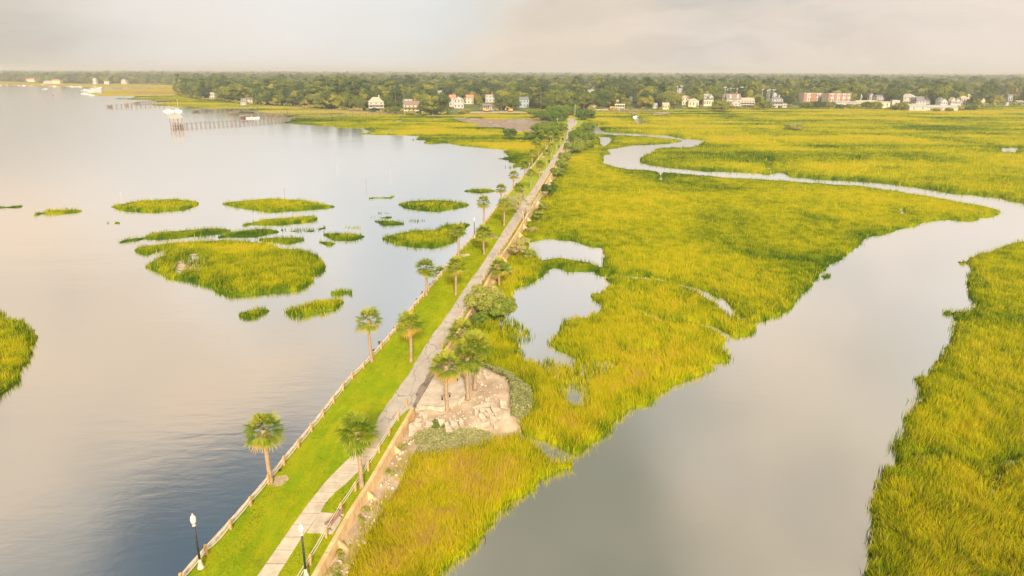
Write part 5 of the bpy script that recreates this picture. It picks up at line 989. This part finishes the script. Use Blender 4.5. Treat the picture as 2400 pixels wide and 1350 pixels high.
# ------------------------------------------------------------------ piers, boats
def pier(a, b, label, dz=2.0, wd=1.6, step=3.2, rail=True, cross=True, group='wooden piers on the far shore', mat_=None, head=None, roof=False):
    a = at(*a, .0)[:2]; b = at(*b, .0)[:2]; L = float(np.linalg.norm(b-a)); rz = math.atan2(b[1]-a[1], b[0]-a[0]); t = thing('pier', label, 'pier', (a[0], a[1], 0), rz, group)
    m = MB(); x = 0
    while x < L: m.box(x, min(x+2.9, L), -wd/2, wd/2, dz-.18+random.uniform(-.03, .03), dz); x += 3.
    m.build('deck', mat_ or M_dock, t)
    n = min(int(L/step), 48); pm = None
    for k in range(n+1):
        x = L*k/max(n, 1)
        if pm is None:
            mm = MB().box(-.13, .13, -wd/2-.1, -wd/2+.15, -1.4, dz+(.9 if rail else .35)).box(-.13, .13, wd/2-.15, wd/2+.1, -1.4, dz+(.9 if rail else .35))
            if cross: mm.bar((0, -wd/2, .2), (0, wd/2, dz-.3), .15).bar((0, wd/2, .2), (0, -wd/2, dz-.3), .15)
            mm.bar((0, -wd/2, dz-.25), (0, wd/2, dz-.25), .22); pm = mm.build('piling', M_pile, t); pm.location.x = x
        else: c = pm.copy(); C.objects.link(c); c.parent = t; c.location.x = x
    if rail: MB().bar((0, -wd/2, dz+.95), (L, -wd/2, dz+.95), .12).bar((0, wd/2, dz+.95), (L, wd/2, dz+.95), .12).build('railing', mat_ or M_dock, t)
    if head:
        hw, hl = head; MB().box(-hl, 0.5, -hw/2, hw/2, dz-.25, dz+.02).build('head_deck', M_post if roof else M_dock, t)
        for sx in np.linspace(-hl+.3, .2, 5):
            for sy in (-hw/2+.3, 0, hw/2-.3): MB().box(sx-.17, sx+.17, sy-.17, sy+.17, -1.4, dz-.25).build('piling', M_pile, t)
        if roof:
            h = dz+3.6
            for sx in (-hl+.2, -1.2):
                for sy in (-hw/2+.2, hw/2-.2): MB().box(sx-.15, sx+.15, sy-.15, sy+.15, -1.4 if sx < -2 else dz, h).build('roof_post', M_pile, t)
            MB().add([(-hl-.5, -hw/2-.4, h), (-.4, -hw/2-.4, h), (-.4, 0, h+1.9), (-hl-.5, 0, h+1.9), (-.4, hw/2+.4, h), (-hl-.5, hw/2+.4, h)], [(0, 1, 2, 3), (3, 2, 4, 5), (0, 3, 5), (1, 4, 2)]).build('roof', M_rtan, t)
            MB().box(-3, -1, -hw/2-.2, -hw/2+.1, dz, dz+1.2).box(-hl+.3, -hl+2, -1, 1, dz, dz+.8).build('railing', M_dock, t)
    return t
pier((428, 297.5), (690, 282.5), 'nearest long pier with a rust-roofed shelter at its outer end', 2.1, 1.6, 3.0, rail=False, head=(6, 6.5), roof=True, cross=False)
pier((262, 251), (384, 247), 'thin long pier at the far left, ending in open water', 1.9, 1.4, 4.5, head=(4, 4))
pier((325, 243), (412, 238), 'pier with boat lifts behind the far left pier', 1.9, 3., 4., head=(5, 7))
pier((300, 247), (309, 246.8), 'short boat lift platform with white rails at the far left', 2.2, 5., 3., head=(6, 3))
pier((466, 262), (604, 257), 'pier behind the nearest one, with an orange-lit square head', 1.9, 1.5, 4.5, head=(6, 6))
pier((548, 268), (560, 267.5), 'small dock platform left of the dark boathouse', 2., 4.5, 3., head=(4, 4))
pier((576, 276), (676, 272), 'low pier running right from the dark boathouse', 1.7, 1.4, 4.5, head=(5, 5))
pier((592, 269), (674, 266.5), 'upper pier running right from the dark boathouse', 1.9, 1.4, 4.5, head=(4, 4))
pier((690, 281.5), (935, 270.5), 'boardwalk crossing the yellow marsh towards the brown-roofed house', 1.9, 1.3, 6, cross=False, group='boardwalks over the marsh')
pier((676, 271.5), (900, 268), 'middle boardwalk over the yellow marsh', 1.9, 1.3, 6, cross=False, group='boardwalks over the marsh')
pier((674, 266), (850, 263.5), 'upper boardwalk over the yellow marsh', 1.9, 1.3, 6, cross=False, group='boardwalks over the marsh')
pier((604, 256.5), (760, 254.5), 'farthest boardwalk over the yellow marsh at the wood edge', 1.9, 1.3, 6, cross=False, group='boardwalks over the marsh')
pier((1373, 261.5), (1484, 268.5), 'thin boardwalk right of the causeway end leading to the small boat', 1.9, 1.3, 6, cross=False, group='boardwalks over the marsh')
pier((1417, 259), (1567, 271.5), 'long brown boardwalk from the white house to a railed dock in the marsh', 2., 1.8, 5, cross=False, group='boardwalks over the marsh')
pier((1534, 273.5), (1568, 271), 'railed dock at the end of the long brown boardwalk', 1.8, 3., 4, cross=False, group='boardwalks over the marsh', mat_=M_cap)
pier((1478, 272), (1492, 271.5), 'little wooden dock beside the small white creek boat', 1.7, 3.5, 3, cross=False, group='boardwalks over the marsh')
p = at(579, 275, 0); t = thing('boathouse', 'boathouse with a dark curved canopy among the piers', 'boathouse', p, .05)
m = MB(); n = 8
for k in range(n):
    a0, a1 = math.pi*k/n, math.pi*(k+1)/n; m.add([(-4.8, 2.6*-math.cos(a0), 3.0+1.6*math.sin(a0)), (4.8, 2.6*-math.cos(a0), 2.6+1.6*math.sin(a0)), (4.8, 2.6*-math.cos(a1), 2.6+1.6*math.sin(a1)), (-4.8, 2.6*-math.cos(a1), 3.0+1.6*math.sin(a1))], [(0, 1, 2, 3)])
m.build('canopy', M_iron, t); MB().box(-4.6, 4.6, -2.6, 2.6, 1.5, 1.75).build('deck', M_post, t)
for sx in (-4.4, -1.5, 1.5, 4.4):
    for sy in (-2.5, 2.5): MB().box(sx-.16, sx+.16, sy-.16, sy+.16, -1.4, 3.).build('post', M_pile, t)
def boat_mesh(L):
    w_ = L*.15; m = MB(); prof = [(-L/2, .85, 0), (-L*.2, 1, 0), (L*.2, .9, .05), (L*.4, .5, .15), (L/2, .03, .3)]; vs = []
    for x, s_, dz in prof: vs += [(x, -w_*s_, .9+dz), (x, -w_*s_*.7, .1), (x, 0, -.25), (x, w_*s_*.7, .1), (x, w_*s_, .9+dz)]
    fs = [(5*i+k, 5*i+k+1, 5*i+6+k, 5*i+5+k) for i in range(4) for k in range(4)]+[(5*i+4, 5*i, 5*i+5, 5*i+9) for i in range(4)]+[(0, 4, 3, 2, 1)]; m.add(vs, fs); return m
def boat(px, py, L, rz, kind, label, group='boats moored by the piers', z=0, hull=None):
    p = at(px, py, z); t = thing('boat', label, 'boat', p, rz, group); boat_mesh(L).build('hull', hull or M_hull, t)
    if kind != 'skiff':
        m = MB(); m.box(-L*.2, L*.15, -L*.09, L*.09, .85, 1.9+L*.04).add([(L*.15, -L*.09, .85), (L*.15, L*.09, .85), (L*.3, L*.06, .95), (L*.3, -L*.06, .95), (L*.15, -L*.09, 1.8), (L*.15, L*.09, 1.8)], [(0, 3, 4), (1, 5, 2), (3, 2, 5, 4)]); cb = m.build('cabin', M_hull, t)
        MB().box(-L*.15, L*.1, -L*.094, L*.094, 1.35, 1.75).build('window', M_glass, cb)
    if kind == 'cruiser': MB().box(-L*.22, L*.05, -L*.09, L*.09, 3.0, 3.12).box(-L*.2, -L*.19, -L*.08, L*.08, 1.9, 3.).box(L*.02, L*.03, -L*.08, L*.08, 1.9, 3.).build('flybridge', M_hull, t)
    if kind == 'sail': MB().tube([(L*.08, 0, 1), (L*.08, 0, 10.5)], [.16, .1], 6).tube([(L*.08, 0, 2.6), (-L*.38, 0, 2.5)], .11, 6).build('mast', M_orange if L > 8 else M_palebark, t); MB().tube([(L*.05, 0, 2.8), (-L*.36, 0, 2.7)], .22, 6).build('furled_sail', M_canvas, t)
    if kind == 'skiff': MB().box(-L*.06, L*.06, -.35, .35, .8, 1.6).build('console', M_hull, t)
boat(395, 261.5, 9, .1, 'sail', 'white sailboat with an orange mast and blue cover near the nearest pier')
boat(417, 261, 7.5, -.05, 'sail', 'smaller white boat with thin mast right of the white sailboat')
boat(590, 278, 8, 0, 'skiff', 'flat white skiff floating before the dark boathouse')
boat(604, 277.5, 3, 0, 'skiff', 'tiny white dinghy right of the flat white skiff')
boat(1490, 275, 5., .2, 'skiff', 'small white boat in the creek below the thin boardwalk')
yc = [(201, 212.5, 14), (210, 214, 12), (216, 210, 15), (222, 212, 13), (228, 213, 14), (217, 217, 13), (224, 218, 12), (232, 215, 11), (197, 220, 8), (205, 221, 9), (215, 223.5, 8), (236, 221, 7), (222, 204.3, 10), (235, 205.2, 7), (230, 209, 11)]
for k, (x, y, L) in enumerate(yc): boat(x, y, L, random.uniform(-.5, .5), 'cruiser' if L > 9 else 'skiff', 'white yacht in the crowded cluster off the tan flats at the far left' if L > 9 else 'small white boat at the rim of the yacht cluster', 'white boats clustered at the far left marina')
for k, (x, y) in enumerate([(0, 200.5), (16, 200.5), (44, 201.5), (56, 201.5), (71, 201), (100, 200.3), (118, 202.3), (128, 203.3), (160, 203.3), (168, 204), (178, 204), (188, 203.8), (105, 209)]): boat(x, y, 9, random.uniform(-.4, .4), 'cruiser' if k % 2 else 'skiff', 'tiny boat moored along the farthest left shore', 'tiny boats along the farthest shore')
p = at(125, 223.5, 0); t = thing('buoy', 'red buoy floating alone off the far left shore', 'buoy', p); MB().lathe([(-.5, .8), (.3, .9), (.6, .5), (1.6, .15), (1.9, .3)], 10).build('float', M_red, t, True)
for (x, y, h, lab, m_) in [(858, 437, .0, 'thin dark stake standing alone in the open bay', M_pile), (915, 413, .0, 'pale stake behind the thin dark one in the bay', M_palebark), (284, 467, 0, 'stake with a white top behind the left oval island', M_palebark), (667, 458, 0, 'thin reddish stake behind the longest oval island', M_pile), (790, 396, 0, 'faint white stake far out in the bay', M_palebark)]:
    p = at(x, y, 0); t = thing('stake', lab, 'stake', p, 0, 'stakes in the bay'); MB().tube([(0, 0, -1), (0.05, 0, 1.9)], .045, 6).build('rod', m_, t); MB().tube([(.05, 0, 1.9), (.05, 0, 2.15)], .09, 6).build('cap', M_white if m_ is M_palebark else m_, t)

# ------------------------------------------------------------------ machines, people, birds
def excavator(px, py, label, flip):
    p = at(px, py, LZ); BOXES.append((px-9, px+9, py-1, p[1], 2.3)); t = thing('excavator', label, 'excavator', p, .3 if flip else -.2, 'yellow machines on the far shore'); s = -1 if flip else 1
    for sy in (-1.2, 1.2): MB().prism([(-2.1, 0.1), (-1.7, -.4+.4), (1.7, 0), (2.1, .4), (2.1, .6), (1.7, 1.), (-1.7, 1.), (-2.1, .6)], sy-.3, sy+.3).build('track', M_iron, t).rotation_euler = (R_(90), 0, 0)
    MB().box(-2, 1.4, -1.3, 1.3, 1.0, 2.1).box(-2.1, -1.2, -1.3, 1.3, 1.0, 2.5).build('body', M_yellow, t); cb = MB().box(-.3, 1.3, -1.25, .1, 2.1, 3.4).build('cab', M_yellow, t); MB().box(-.1, 1.33, -1.28, .0, 2.4, 3.2).build('window', M_glass, cb)
    MB().bar((1.2, .6, 1.8), (3.4*s+0, .6, 4.6), .45).bar((3.4*s, .6, 4.6), (4.9*s, .6, 2.6), .35).build('boom', M_yellow, t); MB().box(4.6*s-.5, 4.6*s+.6, .1, 1.1, 1.7, 2.7).build('bucket', M_grey, t)
excavator(1141, 262.5, 'orange-yellow excavator on the bare shore before the small white cottage', False)
excavator(1197, 262, 'yellow machine with grey-green arm farther right on the bare shore', True)
p = at(1168, 264, 1.0); sheet('bare_shore', W([(1100, 265.5), (1235, 264.5), (1232, 262), (1200, 261), (1140, 260.5), (1104, 262)], .9), .9, M_sand)
BOXES.append((1100, 1215, 262, 640, 2.3))
p = at(1156, 262, LZ); plain('portable_toilet', MB().box(-.6, .6, -.6, .6, 0, 2.3).box(-.68, .68, -.68, .68, 2.3, 2.45), M_canvas, 'small blue cabin between the two yellow machines', 'portable toilet', p)
p = at(1339, 275, Z); t = thing('road_barrier', 'orange barrier standing at the vanishing end of the road', 'barrier', p); MB().box(-.9, .9, -.1, .1, .5, 1.2).build('board', M_orange, t); MB().box(-.8, -.7, -.3, .3, 0, .9).box(.7, .8, -.3, .3, 0, .9).build('leg', M_orange, t)
def person(px, py, label, top):
    p = at(px, py, Z+.02); t = thing('person', label, 'person', p, random.uniform(0, 6))
    V = [(0, 0, .95), (0, .01, 1.2), (0, 0, 1.42), (0, .0, 1.53), (0, .01, 1.66), (0, 0, 1.78), (.10, 0, .9), (.12, .06, .5), (.12, 0, .08), (.12, .14, .04), (-.10, 0, .9), (-.12, -.12, .5), (-.12, -.25, .1), (-.12, -.12, .04), (.2, 0, 1.4), (.25, -.08, 1.12), (.24, .06, .9), (-.2, 0, 1.4), (-.25, .08, 1.12), (-.24, .2, .95)]
    E_ = [(0, 1), (1, 2), (2, 3), (3, 4), (4, 5), (0, 6), (6, 7), (7, 8), (8, 9), (0, 10), (10, 11), (11, 12), (12, 13), (2, 14), (14, 15), (15, 16), (2, 17), (17, 18), (18, 19)]
    rad = [.15, .14, .15, .06, .10, .08, .10, .07, .05, .04, .10, .07, .05, .04, .07, .045, .035, .07, .045, .035]
    me = bpy.data.meshes.new('body'); me.from_pydata(V, E_, []); me.update(); o = link('body', me, M_skin, t); md = o.modifiers.new('skin', 'SKIN')
    for v, q in zip(me.skin_vertices[0].data, rad): v.radius = (q, q)
    me.skin_vertices[0].data[0].use_root = True; o.modifiers.new('sub', 'SUBSURF').levels = 1
    MB().lathe([(.93, .19), (1.05, .18), (1.2, .17), (1.42, .20), (1.5, .10)], 12).tube([(.17, 0, 1.42), (.25, -.05, 1.2)], .075, 8).tube([(-.17, 0, 1.42), (-.25, .05, 1.2)], .075, 8).build('shirt', top, t, True)
    MB().lathe([(.84, .18), (.97, .19)], 12).tube([(.10, 0, .92), (.12, .05, .48)], [.12, .09], 8).tube([(-.10, 0, .92), (-.12, -.11, .48)], [.12, .09], 8).build('shorts', M_dark, t, True); MB().lathe([(1.66, .10), (1.76, .105), (1.83, .05)], 10, (0, -.01, 0)).build('hair', M_dark, t, True)
person(1347, 286.5, 'person in a dark red shirt walking on the wide far end of the road', M_red)
def bird():
    t = thing('egret', '', 'bird', group='white egrets on the mudflat and yellow marsh')
    MB().tube([(-.45, 0, .55), (-.2, 0, .68), (.1, 0, .66), (.25, 0, .62)], [.03, .15, .17, .08], 8).tube([(.2, 0, .68), (.34, 0, .95), (.28, 0, 1.15)], [.07, .04, .045], 6).tube([(.28, 0, 1.15), (.4, 0, 1.13)], [.045, .01], 5).build('body', M_hull, t, True)
    for sy in (-.06, .06): MB().tube([(0, sy, -.6), (0, sy, .6)], .02, 4).build('leg', M_dark, t)
    return t
b_ = bird(); r = random.Random(3); pts_ = [(930+i*2.1+r.uniform(-1, 1), 286.5+r.uniform(-1, 1)) for i in range(6)]+[(1064+i*2.+r.uniform(-1, 1), 278.5+r.uniform(-1.2, 1.6)) for i in range(14)]+[(1018, 283), (1028, 283.5), (1039, 284), (1090, 279), (1142, 285), (1152, 287), (1162, 282), (1181, 282.5), (1148, 288.5)]
for k, (x, y) in enumerate(pts_):
    c = b_ if k == 0 else copy_tree(b_); p = at(x, y, .9); c.location = (p[0], p[1], .9 if k < 24 else .7); c.rotation_euler.z = r.uniform(0, 6); c['label'] = 'white egret standing in the marsh before the far woods'

# ------------------------------------------------------------------ woods
def tree_proto(seed, rx, h, tb, pine=False):
    if pine: V, Fc, T = leaf_cloud(seed, rx, h*.45, h, 9, 520, .75, tb, (.30, .5), .66, .6); k = limbs(seed, h, rx, .38, 4, .5, .7)
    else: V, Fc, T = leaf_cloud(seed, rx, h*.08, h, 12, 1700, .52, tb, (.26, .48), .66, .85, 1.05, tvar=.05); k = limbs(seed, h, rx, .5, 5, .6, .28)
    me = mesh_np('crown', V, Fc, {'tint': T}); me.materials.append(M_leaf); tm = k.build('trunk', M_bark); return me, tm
specs = [(8.5, 13.5, .36), (9.5, 12.5, .46), (7.5, 14, .26), (8, 12, .58), (6.5, 11, .42), (10, 14.5, .32), (6.5, 12, .66)]
protos = [tree_proto(300+i, *s_) for i, s_ in enumerate(specs)]+[tree_proto(320+i, rx, h, .20, True) for i, (rx, h) in enumerate([(4.2, 19), (5, 21)])]
kinds = ['live_oak']*7+['pine_tree']*2
rg = np.random.default_rng(77); LP = np.array(LANDP); NP_ = 140000
# candidate positions, denser near the shore
Yc = 560*np.exp(rg.uniform(0, 1, NP_)*math.log(9500/560)); sx = rg.uniform(-1.0, 1.0, NP_); Xc = sx*Yc; area = (Yc*2.0)*(Yc*math.log(9500/560))/NP_          # m2 per candidate
grow = np.clip(Yc/1500, 1, 6); want = 62*grow**1.7; keep = rg.random(NP_) < area/want; Pc = np.stack([Xc, Yc], 1)[keep]
# strip just behind the shoreline is filled tightly
sh = np.concatenate([resample(np.array(SHORE), 6.5), resample(np.array(SHORE_R), 6.5)]); sh = sh[np.abs(sh[:, 0]/sh[:, 1]) < 1.]; sh = sh+np.stack([rg.normal(0, 2, len(sh)), 6+rg.uniform(0, 4, len(sh))], 1); Pc = np.concatenate([sh, Pc])
dsh = sdf(Pc, LP); Pc = Pc[dsh > 3.]
# thin out where the photo opens: garden clearings around the houses, the road mouth
Bx = np.array(BOXES); tx, tyb = topx(np.c_[Pc, np.full(len(Pc), LZ)]); var = rg.choice(9, len(Pc), p=[.16, .16, .16, .10, .12, .14, .06, .05, .05]); hgt = np.array([s_[1] for s_ in specs]+[19, 21])[var]; rad_ = np.array([s_[0] for s_ in specs]+[4.2, 5])[var]
scl = rg.uniform(.82, 1.30, len(Pc)); far = np.clip(Pc[:, 1]/1500, 1, 6); tty = topx(np.c_[Pc, LZ+hgt*scl])[1]; scp = 1600/(Pc[:, 1]*math.cos(PITCH)+0*tx+30*math.sin(PITCH)); rpx = rad_*scl*scp*.62
ok = np.ones(len(Pc), bool)
for (x0, x1, yv, D, sc) in BOXES: ok &= ~((tx+rpx > x0) & (tx-rpx < x1) & (Pc[:, 1] < D+14) & (tty < yv-1.0))
ok &= ~((Pc[:, 0] > 18) & (Pc[:, 0] < 60) & (Pc[:, 1] < 640))
ok &= sdf(Pc, np.vstack([LE, WEX[::-1]])) < -2
Pc, var, scl, far, tx, tty, tyb, ok_ = Pc[ok], var[ok], scl[ok], far[ok], tx[ok], tty[ok], tyb[ok], None
inv = np.where((tx > -10) & (tx < 2410))[0]; inv = inv[np.argsort(Pc[inv, 1]-.6*hgt[ok][inv])]; single = inv[:285]; rest = np.setdiff1d(np.arange(len(Pc)), single)
zone = lambda x, y: 'beyond the bay' if x < 1150 else ('behind the road end' if x < 1500 else 'behind the right marsh')
desc = {0: 'rounded dark green live oak in the front woods ', 1: 'wide olive-green live oak in the front woods ', 2: 'deep green domed live oak in the front woods ', 3: 'light yellow-green tree in the front woods ', 4: 'small green tree in the front woods ', 5: 'largest spreading oaks in the front woods ', 6: 'pale golden-green tree in the front woods ', 7: 'slim tall pine above the front woods ', 8: 'tall bushy pine above the front woods '}
desc[5] = 'big spreading oak in the front woods '
for i in single:
    v = var[i]; cm, tm = protos[v]; zn = zone(tx[i], 0); t = thing(kinds[v], desc[v]+zn, 'tree', (Pc[i, 0], Pc[i, 1], LZ), rg.uniform(0, 6.28), 'trees '+zn); s_ = scl[i]; t.scale = (s_, s_, s_)
    o = bpy.data.objects.new('crown', cm); C.objects.link(o); o.parent = t; o = bpy.data.objects.new('trunk', tm.data); C.objects.link(o); o.parent = t
for cm, tm in protos: bpy.data.objects.remove(tm)
src = bpy.data.collections.new('forest_kinds')
for i, (cm, _) in enumerate(protos): o = bpy.data.objects.new('forest_kind_%d' % i, cm); src.objects.link(o)
pv = np.c_[Pc[rest], np.full(len(rest), LZ)]; me = bpy.data.meshes.new('forest'); me.from_pydata([tuple(p) for p in pv], [], [])
fa = far[rest]; sc3 = np.stack([scl[rest]*fa**.8, scl[rest]*fa**.8, scl[rest]*(1+.05*(fa-1))*rg.uniform(.85, 1.25, len(fa))], 1)
me.attributes.new('sc', 'FLOAT_VECTOR', 'POINT').data.foreach_set('vector', sc3.astype(np.float32).ravel()); me.attributes.new('rz', 'FLOAT_VECTOR', 'POINT').data.foreach_set('vector', np.stack([0*fa, 0*fa, rg.uniform(0, 6.28, len(fa))], 1).astype(np.float32).ravel()); me.attributes.new('kd', 'INT', 'POINT').data.foreach_set('value', var[rest].astype(np.int32))
fo = bpy.data.objects.new('forest', me); C.objects.link(fo); tag(fo, 'dense woods reaching from the shore rows to the horizon', 'woods', None, 'stuff')
ng = bpy.data.node_groups.new('scatter', 'GeometryNodeTree'); ng.interface.new_socket('Geometry', in_out='INPUT', socket_type='NodeSocketGeometry'); ng.interface.new_socket('Geometry', in_out='OUTPUT', socket_type='NodeSocketGeometry')
gi = ng.nodes.new('NodeGroupInput'); go = ng.nodes.new('NodeGroupOutput'); ip = ng.nodes.new('GeometryNodeInstanceOnPoints'); ci = ng.nodes.new('GeometryNodeCollectionInfo'); ci.inputs[0].default_value = src; ci.inputs['Separate Children'].default_value = True; ci.inputs['Reset Children'].default_value = True
mp = ng.nodes.new('GeometryNodeMeshToPoints'); ng.links.new(gi.outputs[0], mp.inputs[0]); ng.links.new(mp.outputs[0], ip.inputs['Points']); ng.links.new(ci.outputs[0], ip.inputs['Instance']); ip.inputs['Pick Instance'].default_value = True
for nm, ty, sk in (('sc', 'FLOAT_VECTOR', 'Scale'), ('rz', 'FLOAT_VECTOR', 'Rotation'), ('kd', 'INT', 'Instance Index')):
    na = ng.nodes.new('GeometryNodeInputNamedAttribute'); na.data_type = ty; na.inputs[0].default_value = nm; ng.links.new(na.outputs[0], ip.inputs[sk])
ng.links.new(ip.outputs[0], go.inputs[0]); fo.modifiers.new('scatter', 'NODES').node_group = ng
# low shrubs where gardens meet the marsh
V = []; Fc = []; T = []; k = 0; shs = np.concatenate([resample(np.array(SHORE[3:]), 5.), resample(np.array(SHORE_R), 5.)]); rs_ = np.random.default_rng(15)
for q in shs:
    if rs_.random() < .35 or abs(q[0]/q[1]) > .95: continue
    x, y = topx((q[0], q[1], LZ)); 
    if 1100 < x < 1232 and rs_.random() < .8: continue
    h = rs_.uniform(1.2, 5.); v, f, tt = leaf_cloud(int(rs_.integers(1e6)), rs_.uniform(2.6, 4.8), 0, h, 6, 170, .38, rs_.uniform(.25, .6), core=.75); V.append(v+[q[0]+rs_.uniform(-1, 1), q[1]+rs_.uniform(-1, 3), LZ-.1]); Fc.append(f+k); T.append(tt); k += len(v)
tag(link('shore_shrubs', mesh_np('shore_shrubs', np.concatenate(V), np.concatenate(Fc), {'tint': np.concatenate(T)}), M_leaf), 'low shrub fringe along the foot of the far woods', 'shrubs', None, 'stuff')

for k, (x, y, rx, h, tb, lab) in enumerate([(1893, 254, 8, 6, .5, 'dark shrubby tree clump before the left apartment block'), (1917, 254.5, 8, 7, .42, 'rounded tree clump between the apartments and the marsh'), (1941, 254.5, 7, 7, .50, 'tree clump below the right apartment block'), (1968, 255, 5, 4, .55, 'low bush clump before the pale warehouse'),
      (1991, 255, 5, 4.5, .45, 'bush clump beneath the middle warehouse'), (2012, 255, 5, 5, .55, 'small tree before the middle warehouse'), (2034, 255.5, 7, 7, .40, 'large green tree clump right of the middle warehouse'), (2052, 255.5, 7, 7.5, .46, 'dark tree clump left of the cream warehouse'), (2114, 257.5, 8, 8, .40, 'dense dark tree between the square block and the long warehouse'),
      (2126, 257.5, 7, 7, .50, 'tree at the left end of the long white warehouses'), (2193, 260.5, 4, 2.5, .55, 'low bush in the middle before the long white warehouse'), (2224, 260.5, 4, 2.5, .5, 'low bush at the right before the long white warehouse'), (2276, 258, 6, 4, .35, 'low dark tree on the point right of the long warehouses'), (875, 264, 3.5, 4, .3, 'dark shrub before the cream-white mansion'),
      (925, 266, 5, 6, .35, 'shrubs between the mansion and the brown-roofed house'), (1790, 257, 8, 9, .38, 'rounded oak left of the tall white marsh house'), (1770, 257, 5, 5, .45, 'small oak at the right corner of the white stilt house'), (1690, 260, 9, 10, .36, 'spreading oak left of the white stilt house')]):
    bush(x, y, rx, h, tb, lab, 160+k, n=2600, z=LZ, size=.55, name='tree', cat='tree', group='tree clumps at the marsh edge', mat_=M_leaf)
# ------------------------------------------------------------------ haze
hz = MB().box(-20000, 20000, -520, 20000, -2.6, 62).build('haze', M_mud); hz['kind'] = 'stuff'; tag(hz, 'thin warm haze over marsh and woods', 'haze')
hm = bpy.data.materials.new('haze'); hm.use_nodes = True; h_ = NT(hm.node_tree); pv_ = h_.n('ShaderNodeVolumePrincipled'); pv_.inputs['Color'].default_value = (.98, .97, .95, 1); pv_.inputs['Density'].default_value = .00023; pv_.inputs['Anisotropy'].default_value = .1
oo = h_.n('ShaderNodeOutputMaterial'); h_.l(pv_.outputs[0], oo.inputs['Volume']); hz.data.materials.clear(); hz.data.materials.append(hm)
